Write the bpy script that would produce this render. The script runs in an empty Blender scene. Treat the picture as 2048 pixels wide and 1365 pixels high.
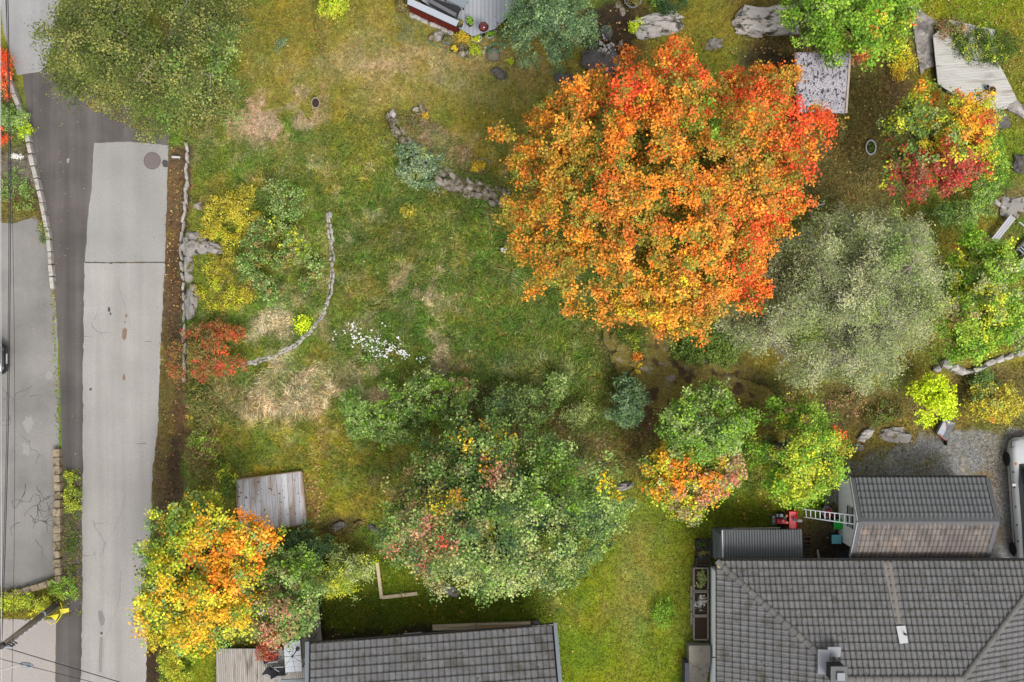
import bpy, bmesh, math, random
import numpy as np
from mathutils import Vector, Matrix

# ------------------------------------------------------------------ camera, sky, sun, exposure
scene = bpy.context.scene
CAM_H, F, CU, CV = 50.0, 2000.0, 1024.0, 682.5
cam_d = bpy.data.cameras.new('camera')
cam = bpy.data.objects.new('camera', cam_d)
scene.collection.objects.link(cam)
cam.location = (0, 0, CAM_H)
cam.rotation_euler = (0, 0, 0)
cam_d.sensor_width = 36.0
cam_d.lens = F / 2048 * 36.0
cam_d.clip_end = 3000
scene.camera = cam

SUN_EL, SUN_AZ = math.radians(58), math.radians(148)      # azimuth clockwise from north (+Y)
world = bpy.data.worlds.new('World')
scene.world = world
world.use_nodes = True
wn = world.node_tree.nodes
wl_ = world.node_tree.links
sky = wn.new('ShaderNodeTexSky')
sky.sky_type = 'NISHITA'
sky.sun_disc = False
sky.sun_elevation = SUN_EL
sky.sun_rotation = SUN_AZ
sky.air_density = 1.0
sky.dust_density = 3.0
sky.ozone_density = 1.0
hsv = wn.new('ShaderNodeHueSaturation')                    # overcast: the sky is nearly grey
hsv.inputs['Saturation'].default_value = 0.16
wl_.new(sky.outputs[0], hsv.inputs['Color'])
wl_.new(hsv.outputs[0], wn['Background'].inputs['Color'])
wn['Background'].inputs['Strength'].default_value = 0.15
sun_d = bpy.data.lights.new('sun', 'SUN')
sun_d.energy = 1.35
sun_d.angle = math.radians(22)
sun_d.color = (1.0, 0.955, 0.90)
sun = bpy.data.objects.new('sun', sun_d)
scene.collection.objects.link(sun)
sd_ = Vector((math.sin(SUN_AZ) * math.cos(SUN_EL), math.cos(SUN_AZ) * math.cos(SUN_EL), math.sin(SUN_EL)))
sun.rotation_euler = (-sd_).to_track_quat('-Z', 'Y').to_euler()
sun.location = (20, -30, 60)
scene.view_settings.view_transform = 'Standard'
scene.view_settings.look = 'None'
scene.view_settings.exposure = 1.10
scene.view_settings.gamma = 1.0
scene.view_settings.use_curve_mapping = False
scene.cycles.max_bounces = 6
scene.cycles.diffuse_bounces = 3
scene.cycles.glossy_bounces = 2
scene.cycles.transmission_bounces = 4
scene.cycles.transparent_max_bounces = 6

RNG = np.random.default_rng(7)
random.seed(7)
COL = scene.collection

# ------------------------------------------------------------------ helpers
K = 0.44
def lin(c, k=K):
    c = np.asarray(c, float) / 255.0
    return np.where(c <= 0.04045, c / 12.92, ((c + 0.055) / 1.055) ** 2.4) * k
def C(r, g, b, k=K):
    return tuple(lin((r, g, b), k))
def ss(x, a, b):
    t = np.clip((np.asarray(x, float) - a) / (b - a), 0, 1)
    return t * t * (3 - 2 * t)

def _hash(ix, iy, seed):
    n = (ix * 374761393 + iy * 668265263 + seed * 974711) & 0x7fffffff
    n = ((n ^ (n >> 13)) * 1274126177) & 0x7fffffff
    return ((n ^ (n >> 16)) & 0xffff) / 65535.0
def vnoise(x, y, seed=0):
    x = np.asarray(x, float); y = np.asarray(y, float)
    ix = np.floor(x).astype(np.int64); iy = np.floor(y).astype(np.int64)
    fx = x - ix; fy = y - iy
    fx = fx * fx * (3 - 2 * fx); fy = fy * fy * (3 - 2 * fy)
    a = _hash(ix, iy, seed); b = _hash(ix + 1, iy, seed)
    c = _hash(ix, iy + 1, seed); d = _hash(ix + 1, iy + 1, seed)
    return (a * (1 - fx) + b * fx) * (1 - fy) + (c * (1 - fx) + d * fx) * fy
def fbm(x, y, seed=0, octv=4):
    s = 0; a = 0.5; t = 0
    for o in range(octv):
        s = s + a * vnoise(np.asarray(x) * 2 ** o, np.asarray(y) * 2 ** o, seed + o * 17)
        t += a; a *= 0.55
    return s / t
def sdf(u, v, poly):
    """signed distance in pixels to a polygon, positive inside"""
    u = np.asarray(u, float); v = np.asarray(v, float)
    d = np.full(u.shape, 1e9); inside = np.zeros(u.shape, bool)
    n = len(poly)
    for i in range(n):
        x0, y0 = poly[i]; x1, y1 = poly[(i + 1) % n]
        ex, ey = x1 - x0, y1 - y0
        t = np.clip(((u - x0) * ex + (v - y0) * ey) / (ex * ex + ey * ey + 1e-9), 0, 1)
        d = np.minimum(d, np.hypot(u - x0 - t * ex, v - y0 - t * ey))
        if y0 != y1:
            c = ((y0 > v) != (y1 > v)) & (u < ex * (v - y0) / ey + x0)
            inside ^= c
    return np.where(inside, d, -d)

def P(u, v, z=0.0):
    s = (CAM_H - z) / F
    return Vector(((u - CU) * s, (CV - v) * s, z))
def px2m(d, z=0.0):
    return d * (CAM_H - z) / F
def uv_of(p):
    s = F / (CAM_H - p[2])
    return p[0] * s + CU, CV - p[1] * s

TERRACE = [(560, -900), (640, 90), (700, 200), (785, 222), (800, 262), (850, 322), (900, 372), (1000, 402), (1090, 470), (1180, 610), (1240, 700),
           (1290, 760), (1480, 770), (1600, 770), (1760, 790), (1880, 745), (1960, 735), (2035, 712), (2600, 700), (3500, -900)]
RAISED = [(372, 400), (560, 340), (655, 430), (664, 540), (648, 620), (590, 696), (486, 730), (372, 760)]
def H(u, v):
    u = np.asarray(u, float); v = np.asarray(v, float)
    h = 0.55 * ss(u, 366, 380) * (1 - 0.75 * ss(v, 940, 1060)) * (1 - ss(u, 1150, 1300) * ss(v, 760, 900))
    h = h + 0.75 * ss(sdf(u, v, TERRACE), -16, 16)
    h = h + 0.28 * ss(sdf(u, v, RAISED), -7, 7)
    und = (fbm(u / 90, v / 90, 3, 3) - 0.5) * 0.24
    h = h + und * ss(u, 376, 420) * (1 - ss(v, 900, 960) * ss(u, 1350, 1450))
    return h
def G(u, v):
    return float(H(np.array([u]), np.array([v]))[0])
def PG(u, v, dz=0.0):
    """a point dz above the ground seen at pixel (u, v)"""
    g = G(u, v)
    p = P(u, v, g); p.z += dz
    return p

# ------------------------------------------------------------------ objects
def wl(o):
    p = Vector((0, 0, 0))
    while o is not None:
        p += o.location; o = o.parent
    return p
def tag(o, label=None, cat=None, group=None, kind=None):
    if label: o['label'] = label
    if cat: o['category'] = cat
    if group: o['group'] = group
    if kind: o['kind'] = kind
    return o
def thing(name, label, cat, loc, group=None):
    o = bpy.data.objects.new(name, None)
    o.empty_display_size = 0.2
    COL.objects.link(o)
    o.location = loc
    return tag(o, label, cat, group)
def link(name, me, parent=None, loc=None):
    o = bpy.data.objects.new(name, me)
    COL.objects.link(o)
    o.parent = parent
    if loc is not None: o.location = loc
    return o

def np_mesh(name, co, quads=None, tris=None, col=None, smooth=False):
    me = bpy.data.meshes.new(name)
    co = np.ascontiguousarray(co, np.float32)
    me.vertices.add(len(co)); me.vertices.foreach_set('co', co.ravel())
    idx = []; starts = []; off = 0
    if quads is not None and len(quads):
        idx.append(np.asarray(quads).ravel()); starts.append(np.arange(len(quads)) * 4); off = len(quads) * 4
    if tris is not None and len(tris):
        idx.append(np.asarray(tris).ravel()); starts.append(off + np.arange(len(tris)) * 3)
    idx = np.concatenate(idx).astype(np.int32); starts = np.concatenate(starts).astype(np.int32)
    me.loops.add(len(idx)); me.loops.foreach_set('vertex_index', idx)
    me.polygons.add(len(starts)); me.polygons.foreach_set('loop_start', starts)
    if smooth: me.polygons.foreach_set('use_smooth', np.ones(len(starts), bool))
    me.update(calc_edges=True)
    if col is not None:
        a = me.color_attributes.new('Col', 'FLOAT_COLOR', 'POINT')
        c = np.ones((len(co), 4), np.float32); c[:, :3] = col
        a.data.foreach_set('color', c.ravel())
    return me

class MB:
    def __init__(s): s.v = []; s.f = []
    def add(s, vs, fs):
        n = len(s.v); s.v += [tuple(x) for x in vs]; s.f += [tuple(i + n for i in f) for f in fs]
    def box(s, c, size, rz=0.0, m=None, taper=1.0):
        hx, hy, hz = size[0] / 2, size[1] / 2, size[2] / 2
        vs = [Vector((x * hx * (taper if z < 0 else 1), y * hy * (taper if z < 0 else 1), z * hz)) for z in (-1, 1) for x, y in ((-1, -1), (1, -1), (1, 1), (-1, 1))]
        M = Matrix.Translation(Vector(c)) @ (m if m is not None else Matrix.Rotation(rz, 4, 'Z'))
        s.add([M @ v for v in vs], [(3, 2, 1, 0), (4, 5, 6, 7), (0, 1, 5, 4), (1, 2, 6, 5), (2, 3, 7, 6), (3, 0, 4, 7)])
        return s
    def prism(s, pts, z0, z1):
        """pts: (x, y) counter-clockwise or not; closed prism"""
        a = sum(pts[i][0] * pts[(i + 1) % len(pts)][1] - pts[(i + 1) % len(pts)][0] * pts[i][1] for i in range(len(pts)))
        if a < 0: pts = pts[::-1]
        n = len(pts)
        s.add([(x, y, z0) for x, y in pts] + [(x, y, z1) for x, y in pts],
              [tuple(range(n - 1, -1, -1)), tuple(range(n, 2 * n))] + [(i, (i + 1) % n, n + (i + 1) % n, n + i) for i in range(n)])
        return s
    def beam(s, p0, p1, w, h, up=Vector((0, 0, 1))):
        p0 = Vector(p0); p1 = Vector(p1); d = (p1 - p0); L = d.length; d.normalize()
        side = d.cross(up)
        if side.length < 1e-4: side = d.cross(Vector((1, 0, 0)))
        side.normalize(); upv = side.cross(d)
        m = Matrix((side, d, upv)).transposed().to_4x4()
        return s.box((p0 + p1) / 2, (w, L, h), m=m)
    def tube(s, pts, rad, n=6, cap=True):
        pts = [Vector(p) for p in pts]
        if not hasattr(rad, '__len__'): rad = [rad] * len(pts)
        rings = []
        for i, p in enumerate(pts):
            d = (pts[min(i + 1, len(pts) - 1)] - pts[max(i - 1, 0)]).normalized()
            a = d.cross(Vector((0, 0, 1)))
            if a.length < 1e-3: a = d.cross(Vector((1, 0, 0)))
            a.normalize(); b = a.cross(d)
            rings.append([p + (a * math.cos(t) + b * math.sin(t)) * rad[i] for t in (2 * math.pi * k / n for k in range(n))])
        base = len(s.v)
        vs = [v for r in rings for v in r]
        fs = [(i * n + k, i * n + (k + 1) % n, (i + 1) * n + (k + 1) % n, (i + 1) * n + k) for i in range(len(rings) - 1) for k in range(n)]
        if cap: fs += [tuple(range(n - 1, -1, -1)), tuple(range((len(rings) - 1) * n, len(rings) * n))]
        s.add(vs, fs)
        return s
    def lathe(s, c, prof, n=20, sx=1.0, sy=1.0, rz=0.0, m=None):
        c = Vector(c)
        vs = []
        for r, z in prof:
            for k in range(n):
                t = 2 * math.pi * k / n
                v = Vector((r * sx * math.cos(t), r * sy * math.sin(t), z))
                v = (m @ v) if m is not None else (Matrix.Rotation(rz, 3, 'Z') @ v)
                vs.append(c + v)
        q = len(prof)
        fs = [(i * n + k, i * n + (k + 1) % n, (i + 1) * n + (k + 1) % n, (i + 1) * n + k) for i in range(q - 1) for k in range(n)]
        fs += [tuple(range((q - 1) * n, q * n)), tuple(range(n - 1, -1, -1))]
        s.add(vs, fs)
        return s
    def loft(s, rings, cap=True):
        n = len(rings[0])
        vs = [v for r in rings for v in r]
        fs = [(i * n + k, i * n + (k + 1) % n, (i + 1) * n + (k + 1) % n, (i + 1) * n + k) for i in range(len(rings) - 1) for k in range(n)]
        if cap: fs += [tuple(range(n - 1, -1, -1)), tuple(range((len(rings) - 1) * n, len(rings) * n))]
        s.add(vs, fs)
        return s
    def build(s, name, m, parent=None, smooth=False, label=None, cat=None, group=None, kind=None, bevel=0):
        o = wl(parent)
        if parent is None:
            xs = np.array(s.v)
            o = Vector(((xs[:, 0].min() + xs[:, 0].max()) / 2, (xs[:, 1].min() + xs[:, 1].max()) / 2, xs[:, 2].min()))
        me = bpy.data.meshes.new(name)
        me.from_pydata([(x - o.x, y - o.y, z - o.z) for x, y, z in s.v], [], s.f)
        bm = bmesh.new(); bm.from_mesh(me)
        bmesh.ops.recalc_face_normals(bm, faces=bm.faces)
        if bevel:
            bmesh.ops.bevel(bm, geom=list(bm.edges), offset=bevel, segments=2, affect='EDGES', profile=0.5)
        bm.to_mesh(me); bm.free()
        if smooth:
            me.polygons.foreach_set('use_smooth', np.ones(len(me.polygons), bool))
        me.materials.append(m)
        ob = link(name, me, parent, o if parent is None else (0, 0, 0))
        return tag(ob, label, cat, group, kind)

# ------------------------------------------------------------------ materials
def mat(name, col, rough=0.8, var=0.15, scale=6.0, bump=0.0, spec=0.25, metal=0.0, rand=0.0, col2=None, thr=0.55, s2=2.0, soft=0.08, stretch=None, det=6.0, col3=None, thr3=0.6, s3=9.0):
    m = bpy.data.materials.new(name); m.use_nodes = True
    nt = m.node_tree; N = nt.nodes; L = nt.links
    b = N['Principled BSDF']
    b.inputs['Roughness'].default_value = rough
    b.inputs['Specular IOR Level'].default_value = spec
    b.inputs['Metallic'].default_value = metal
    geo = N.new('ShaderNodeNewGeometry')
    pos = geo.outputs['Position']
    if stretch:
        mp = N.new('ShaderNodeMapping'); mp.inputs['Scale'].default_value = stretch
        if len(stretch) == 4: pass
        L.new(pos, mp.inputs['Vector']); pos_s = mp.outputs[0]
    else: pos_s = pos
    nz = N.new('ShaderNodeTexNoise'); nz.inputs['Scale'].default_value = scale; nz.inputs['Detail'].default_value = det
    nz.inputs['Roughness'].default_value = 0.65
    L.new(pos_s, nz.inputs['Vector'])
    def mixc(fac, a, bb):
        x = N.new('ShaderNodeMix'); x.data_type = 'RGBA'
        L.new(fac, x.inputs[0])
        for s_, k in ((a, 6), (bb, 7)):
            if hasattr(s_, 'is_linked'): L.new(s_, x.inputs[k])
            else: x.inputs[k].default_value = (*s_, 1)
        return x.outputs[2]
    def ramp(out, a, c):
        r = N.new('ShaderNodeMapRange'); r.inputs[1].default_value = a; r.inputs[2].default_value = c
        L.new(out, r.inputs[0]); return r.outputs[0]
    c = mixc(ramp(nz.outputs[0], 0.3, 0.7), [x * (1 - var) for x in col], [min(1, x * (1 + var)) for x in col])
    if col2 is not None:
        n2 = N.new('ShaderNodeTexNoise'); n2.inputs['Scale'].default_value = s2; n2.inputs['Detail'].default_value = 5
        n2.inputs['Roughness'].default_value = 0.6
        L.new(pos_s, n2.inputs['Vector'])
        c = mixc(ramp(n2.outputs[0], thr - soft, thr + soft), c, col2)
    if col3 is not None:
        n3 = N.new('ShaderNodeTexNoise'); n3.inputs['Scale'].default_value = s3; n3.inputs['Detail'].default_value = 4
        L.new(pos, n3.inputs['Vector'])
        c = mixc(ramp(n3.outputs[0], thr3 - 0.04, thr3 + 0.04), c, col3)
    if rand:
        oi = N.new('ShaderNodeObjectInfo')
        r = N.new('ShaderNodeMapRange'); r.inputs[3].default_value = 1 - rand; r.inputs[4].default_value = 1 + rand
        L.new(oi.outputs['Random'], r.inputs[0])
        mm = N.new('ShaderNodeVectorMath'); mm.operation = 'SCALE'
        L.new(c, mm.inputs[0]); L.new(r.outputs[0], mm.inputs['Scale']); c = mm.outputs[0]
    L.new(c, b.inputs['Base Color'])
    if bump:
        bp = N.new('ShaderNodeBump'); bp.inputs['Strength'].default_value = bump; bp.inputs['Distance'].default_value = 0.05
        L.new(nz.outputs[0], bp.inputs['Height']); L.new(bp.outputs[0], b.inputs['Normal'])
    return m

def mat_vcol(name, rough=0.75, trans=0.0, var=0.0, scale=20.0, bump=0.0, spec=0.2, fine=None):
    m = bpy.data.materials.new(name); m.use_nodes = True
    nt = m.node_tree; N = nt.nodes; L = nt.links
    b = N['Principled BSDF']
    b.inputs['Roughness'].default_value = rough
    b.inputs['Specular IOR Level'].default_value = spec
    at = N.new('ShaderNodeAttribute'); at.attribute_name = 'Col'
    c = at.outputs['Color']
    if var:
        geo = N.new('ShaderNodeNewGeometry')
        nz = N.new('ShaderNodeTexNoise'); nz.inputs['Scale'].default_value = scale; nz.inputs['Detail'].default_value = 6
        nz.inputs['Roughness'].default_value = 0.85
        L.new(geo.outputs['Position'], nz.inputs['Vector'])
        r = N.new('ShaderNodeMapRange'); r.inputs[1].default_value = 0.3; r.inputs[2].default_value = 0.7
        r.inputs[3].default_value = 1 - var; r.inputs[4].default_value = 1 + var
        L.new(nz.outputs[0], r.inputs[0])
        mm = N.new('ShaderNodeVectorMath'); mm.operation = 'SCALE'
        L.new(c, mm.inputs[0]); L.new(r.outputs[0], mm.inputs['Scale']); c = mm.outputs[0]
        if bump:
            bp = N.new('ShaderNodeBump'); bp.inputs['Strength'].default_value = bump; bp.inputs['Distance'].default_value = 0.06
            L.new(nz.outputs[0], bp.inputs['Height']); L.new(bp.outputs[0], b.inputs['Normal'])
    L.new(c, b.inputs['Base Color'])
    if trans:
        tr = N.new('ShaderNodeBsdfTranslucent'); L.new(c, tr.inputs['Color'])
        mx = N.new('ShaderNodeMixShader'); mx.inputs[0].default_value = trans
        L.new(b.outputs[0], mx.inputs[1]); L.new(tr.outputs[0], mx.inputs[2])
        L.new(mx.outputs[0], N['Material Output'].inputs['Surface'])
    return m

M_LEAF = mat_vcol('leaf', rough=0.6, trans=0.16, spec=0.18)
M_GRASS = mat_vcol('grass', rough=0.8, trans=0.2, spec=0.08)
M_GROUND = mat_vcol('ground', rough=0.95, var=0.68, scale=6, bump=0.7, spec=0.05)
M_BARK = mat('bark', C(120, 108, 95), 0.9, 0.3, 9, 0.4)
M_BARK_PALE = mat('pale_bark', C(175, 165, 150), 0.9, 0.25, 9, 0.3)
# ------------------------------------------------------------------ ground: one sheet to the horizon
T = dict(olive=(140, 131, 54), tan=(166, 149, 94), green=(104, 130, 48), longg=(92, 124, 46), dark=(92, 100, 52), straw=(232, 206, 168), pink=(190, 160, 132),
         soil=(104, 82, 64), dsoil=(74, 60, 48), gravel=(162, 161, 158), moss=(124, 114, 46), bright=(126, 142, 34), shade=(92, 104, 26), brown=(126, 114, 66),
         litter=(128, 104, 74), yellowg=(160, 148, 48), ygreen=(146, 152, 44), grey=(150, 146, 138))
# shape, colour, strength, edge softness (px), noise wobble (px), grass length (m), grass density
E = lambda cx, cy, rx, ry, rot=0: ('e', cx, cy, rx, ry, rot)
PATCH = [
    ([(510, -200), (1100, -200), (1100, 300), (1010, 400), (800, 260), (640, 280), (500, 240)], 'olive', 1, 60, 60, .07, 1.0),
    (E(760, 130, 150, 30), 'tan', .8, 40, 40, .06, .8), (E(940, 120, 120, 40), 'tan', .75, 40, 40, .06, .8), (E(780, 185, 60, 25), 'tan', .5, 30, 30, .06, .8),
    (E(660, 160, 60, 40), 'green', .35, 40, 40, .08, 1), (E(760, 130, 50, 10), 'pink', .6, 15, 20, .06, .6), (E(900, 240, 70, 45), 'green', .25, 30, 30, .06, 1),
    ([(788, 214), (846, 222), (930, 290), (1010, 372), (1004, 396), (940, 384), (868, 338), (802, 258)], 'litter', .85, 9, 26, .16, 1.2), (E(880, 290, 50, 24, .75), 'pink', .5, 10, 30, .12, 1),
    (E(560, 60, 50, 80), 'olive', .7, 40, 40, .08, 1),
    (E(515, 265, 70, 50), 'pink', .9, 14, 60, .08, .8), (E(600, 245, 34, 26), 'pink', .8, 10, 50, .08, .8), (E(420, 300, 20, 26), 'pink', .8, 10, 40, .08, .8),
    (E(560, 345, 55, 14), 'pink', .7, 12, 50, .1, .8), (E(630, 300, 40, 30), 'tan', .5, 20, 50, .1, .8),
    ([(376, 290), (660, 300), (690, 480), (660, 700), (380, 760)], 'green', .8, 40, 60, .12, 1.2),
    (E(470, 380, 80, 40), 'olive', .6, 30, 50, .12, 1), (E(470, 520, 90, 90), 'yellowg', .75, 30, 60, .1, 1.1), (E(420, 600, 40, 50), 'ygreen', .8, 20, 40, .1, 1.2),
    (E(540, 560, 80, 60), 'green', .6, 30, 60, .14, 1.2), (E(655, 470, 7, 80, .04), 'tan', .9, 5, 8, .04, .5),
    (E(545, 648, 45, 34), 'straw', .85, 16, 40, .2, 1), (E(600, 600, 40, 20), 'pink', .4, 16, 40, .1, 1),
    ([(690, 250), (1010, 390), (1180, 620), (1250, 790), (900, 790), (680, 600), (660, 400)], 'longg', .95, 50, 60, .3, 1.4),
    (E(720, 300, 60, 60), 'olive', .6, 40, 60, .15, 1.2), (E(760, 470, 80, 60), 'dark', .7, 30, 60, .15, 1.2), (E(860, 430, 60, 60), 'tan', .25, 30, 50, .3, 1.2),
    (E(760, 580, 80, 60), 'dark', .5, 30, 60, .15, 1.2), (E(1100, 660, 90, 100), 'longg', .8, 40, 50, .45, 1.5), (E(960, 470, 70, 50), 'bright', .35, 40, 40, .3, 1.4),
    (E(1060, 600, 60, 60), 'bright', .25, 40, 40, .35, 1.4),
    (E(565, 795, 128, 60, -.25), 'straw', .98, 12, 50, .4, 1.5), (E(690, 762, 56, 32, .5), 'straw', .95, 10, 40, .3, 1.2), (E(706, 650, 30, 14, -.5), 'straw', .95, 8, 26, .2, 1),
    (E(868, 606, 30, 20, .6), 'straw', .9, 8, 30, .25, 1), (E(830, 590, 14, 8), 'pink', .8, 6, 18, .1, 1), (E(878, 705, 9, 30, -.1), 'straw', .8, 8, 24, .2, 1), (E(806, 562, 7, 16), 'pink', .7, 6, 18, .1, 1),
    (E(745, 740, 16, 22, .5), 'straw', .8, 8, 24, .2, 1), (E(755, 790, 22, 18), 'straw', .75, 8, 30, .2, 1), (E(910, 735, 20, 16), 'pink', .5, 10, 24, .2, 1), (E(700, 560, 60, 40), 'olive', .4, 30, 50, .15, 1.2),
    (E(685, 690, 26, 30), 'green', .7, 14, 30, .2, 1.2), (E(970, 560, 40, 14), 'pink', .3, 16, 30, .2, 1),
    (E(1070, 740, 40, 30), 'tan', .4, 20, 40, .3, 1.2),
    ([(378, 740), (520, 740), (480, 860), (450, 960), (372, 980)], 'brown', .8, 24, 40, .25, 1.2),
    ([(440, 840), (700, 850), (790, 880), (780, 1060), (620, 1080), (430, 970)], 'yellowg', .9, 40, 60, .12, 1.2),
    (E(660, 960, 60, 60), 'bright', .45, 40, 50, .1, 1.2), (E(720, 960, 60, 50), 'brown', .35, 30, 50, .1, 1), (E(560, 900, 80, 30), 'olive', .5, 30, 40, .12, 1),
    ([(940, 800), (1320, 800), (1320, 960), (1200, 960), (940, 900)], 'brown', .9, 40, 50, .18, .8), (E(1080, 830, 130, 40), 'dsoil', .5, 30, 50, .1, .6), (E(1230, 880, 60, 60), 'brown', .9, 30, 40, .3, 1.2),
    ([(1170, 640), (1250, 620), (1500, 650), (1700, 770), (1560, 830), (1300, 830), (1220, 740)], 'moss', .9, 26, 40, .04, .5), (E(1220, 700, 34, 70, -.5), 'brown', .9, 20, 30, .25, 1.2),
    (E(1300, 830, 70, 40), 'soil', .8, 24, 40, .08, .5), (E(1460, 770, 70, 34), 'litter', .6, 20, 40, .05, .5),
    ([(1440, -100), (1800, -100), (1820, 200), (1790, 440), (1640, 470), (1480, 200)], 'brown', .95, 40, 50, .15, 1.2), (E(1420, 70, 70, 90), 'olive', .8, 40, 50, .07, 1), (E(1430, 130, 60, 50), 'bright', .3, 40, 40, .07, 1),
    (E(1530, 120, 60, 34), 'dsoil', .85, 20, 40, .04, .3), (E(1700, 180, 70, 120), 'dark', .25, 40, 60, .2, 1), (E(1690, 340, 90, 90), 'brown', .5, 40, 60, .2, 1.1), (E(1650, 420, 60, 30), 'dark', .5, 30, 40, .15, 1),
    (E(1220, 80, 60, 80), 'dsoil', .95, 14, 30, .03, .15), (E(1270, 30, 40, 40), 'dsoil', .8, 14, 30, .03, .2),
    ([(1500, 770), (1900, 760), (2100, 720), (2100, 900), (1700, 940), (1560, 830)], 'brown', .9, 40, 50, .15, 1), (E(1700, 830, 90, 50), 'dsoil', .5, 30, 60, .1, .6), (E(1780, 860, 60, 40), 'moss', .6, 20, 40, .08, 1),
    (E(1960, 760, 60, 30), 'brown', .9, 20, 30, .3, 1.2), (E(1960, 840, 60, 30), 'moss', .6, 20, 40, .1, 1),
    ([(1690, 940), (1770, 905), (1880, 862), (1990, 868), (2120, 880), (2120, 1500), (1640, 1500), (1650, 1000)], 'gravel', 1, 18, 50, .03, .25), (E(1830, 930, 60, 14), 'moss', .65, 14, 40, .06, .9), (E(1990, 910, 16, 40), 'moss', .7, 12, 30, .06, 1),
    (E(1730, 920, 40, 22), 'moss', .5, 12, 40, .06, .8), (E(1985, 1000, 24, 90), 'litter', .7, 14, 40, .04, .4), (E(1960, 890, 30, 20), 'grey', .5, 12, 30, .03, .2),
    ([(1100, 1010), (1250, 960), (1420, 1010), (1670, 980), (1640, 1060), (1420, 1080), (1420, 1500), (1100, 1500)], 'bright', .95, 40, 40, .07, 1.3),
    (E(1270, 1170, 40, 120, .05), 'tan', .4, 30, 40, .06, 1), (E(1090, 1210, 40, 22), 'tan', .65, 20, 30, .06, 1), (E(1270, 1060, 60, 30), 'brown', .35, 30, 40, .07, 1), (E(1200, 1330, 60, 40), 'bright', .5, 40, 40, .07, 1.2),
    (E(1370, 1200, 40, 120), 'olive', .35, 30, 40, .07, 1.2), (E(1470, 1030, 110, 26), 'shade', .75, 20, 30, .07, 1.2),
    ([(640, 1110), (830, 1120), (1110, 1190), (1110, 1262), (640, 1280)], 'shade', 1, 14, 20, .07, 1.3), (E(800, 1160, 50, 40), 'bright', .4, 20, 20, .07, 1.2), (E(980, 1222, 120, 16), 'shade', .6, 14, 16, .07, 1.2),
    ([(640, 1262), (760, 1262), (870, 1250), (1080, 1250), (1090, 1330), (640, 1340)], 'dsoil', .9, 10, 20, .03, .25),
    ([(1600, 1050), (1680, 1010), (1720, 1130), (1600, 1140)], 'soil', .75, 12, 30, .04, .4), (E(1665, 1100, 30, 26), 'dsoil', .8, 14, 30, .02, .1), (E(1600, 1050, 20, 24), 'litter', .7, 12, 20, .04, .4),
    (E(680, 1050, 60, 26), 'dsoil', .8, 16, 30, .06, .5), (E(626, 1000, 14, 60, -.1), 'litter', .6, 8, 20, .05, .6),
    ([(1810, -200), (2200, -200), (2200, 240), (2010, 190), (1990, 120), (1900, 60), (1830, 10)], 'bright', .8, 24, 40, .08, 1.2), (E(2020, 110, 40, 60), 'brown', .5, 30, 40, .07, 1), (E(2020, 300, 40, 60), 'bright', .6, 24, 40, .1, 1.2),
    (E(2030, 400, 40, 40), 'litter', .7, 20, 40, .06, .6), (E(2000, 490, 40, 40), 'brown', .7, 20, 40, .08, .6), (E(1800, 180, 30, 60), 'litter', .7, 20, 40, .06, .8),
    ([(298, 286), (378, 290), (374, 640), (372, 1000), (330, 1100), (320, 1500), (284, 1500), (300, 1000), (318, 700)], 'soil', .95, 8, 34, .08, .7), (E(350, 480, 16, 160), 'dsoil', .45, 10, 30, .04, .3),
    (E(345, 900, 18, 160), 'dsoil', .55, 12, 30, .05, .4), (E(355, 380, 22, 90), 'litter', .6, 14, 30, .05, .6), (E(333, 820, 12, 120), 'moss', .45, 10, 30, .08, .9), (E(305, 1330, 14, 90), 'dsoil', .9, 8, 12, .02, .1),
    ([(378, 1240), (440, 1230), (440, 1500), (370, 1500)], 'bright', .8, 14, 20, .07, 1.2),
    ([(-200, 60), (30, 160), (75, 300), (98, 440), (90, 455), (-200, 455)], 'soil', .9, 14, 30, .1, .7), (E(40, 340, 40, 40), 'gravel', .35, 16, 40, .04, .5), (E(20, 420, 60, 22), 'moss', .7, 14, 30, .12, 1.2), (E(20, 250, 50, 50), 'green', .6, 20, 30, .15, 1),
    ([(128, 940), (168, 940), (168, 1225), (150, 1235), (-200, 1245), (-200, 1195), (112, 1160)], 'moss', .9, 6, 12, .12, 1.2),
    (E(150, 1080, 14, 60), 'brown', .5, 10, 20, .08, 1), (E(150, 1215, 14, 14), 'grey', .9, 5, 10, .02, .1),
]
HARD = [[(-300, 60), (-40, 60), (30, 150), (108, 575), (122, 950), (128, 1165), (-300, 1200)], [(-300, 440), (100, 440), (125, 1165), (-300, 1205)],
        [(30, -300), (130, -300), (120, 60), (90, 145), (190, 225), (336, 284), (338, 300), (330, 520), (322, 680), (317, 860), (303, 1000), (298, 1150), (290, 1600), (-300, 1600), (-300, 1240), (112, 1240), (164, 1230), (164, 940), (122, 940), (108, 570), (36, 155), (-10, 60)]]
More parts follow.
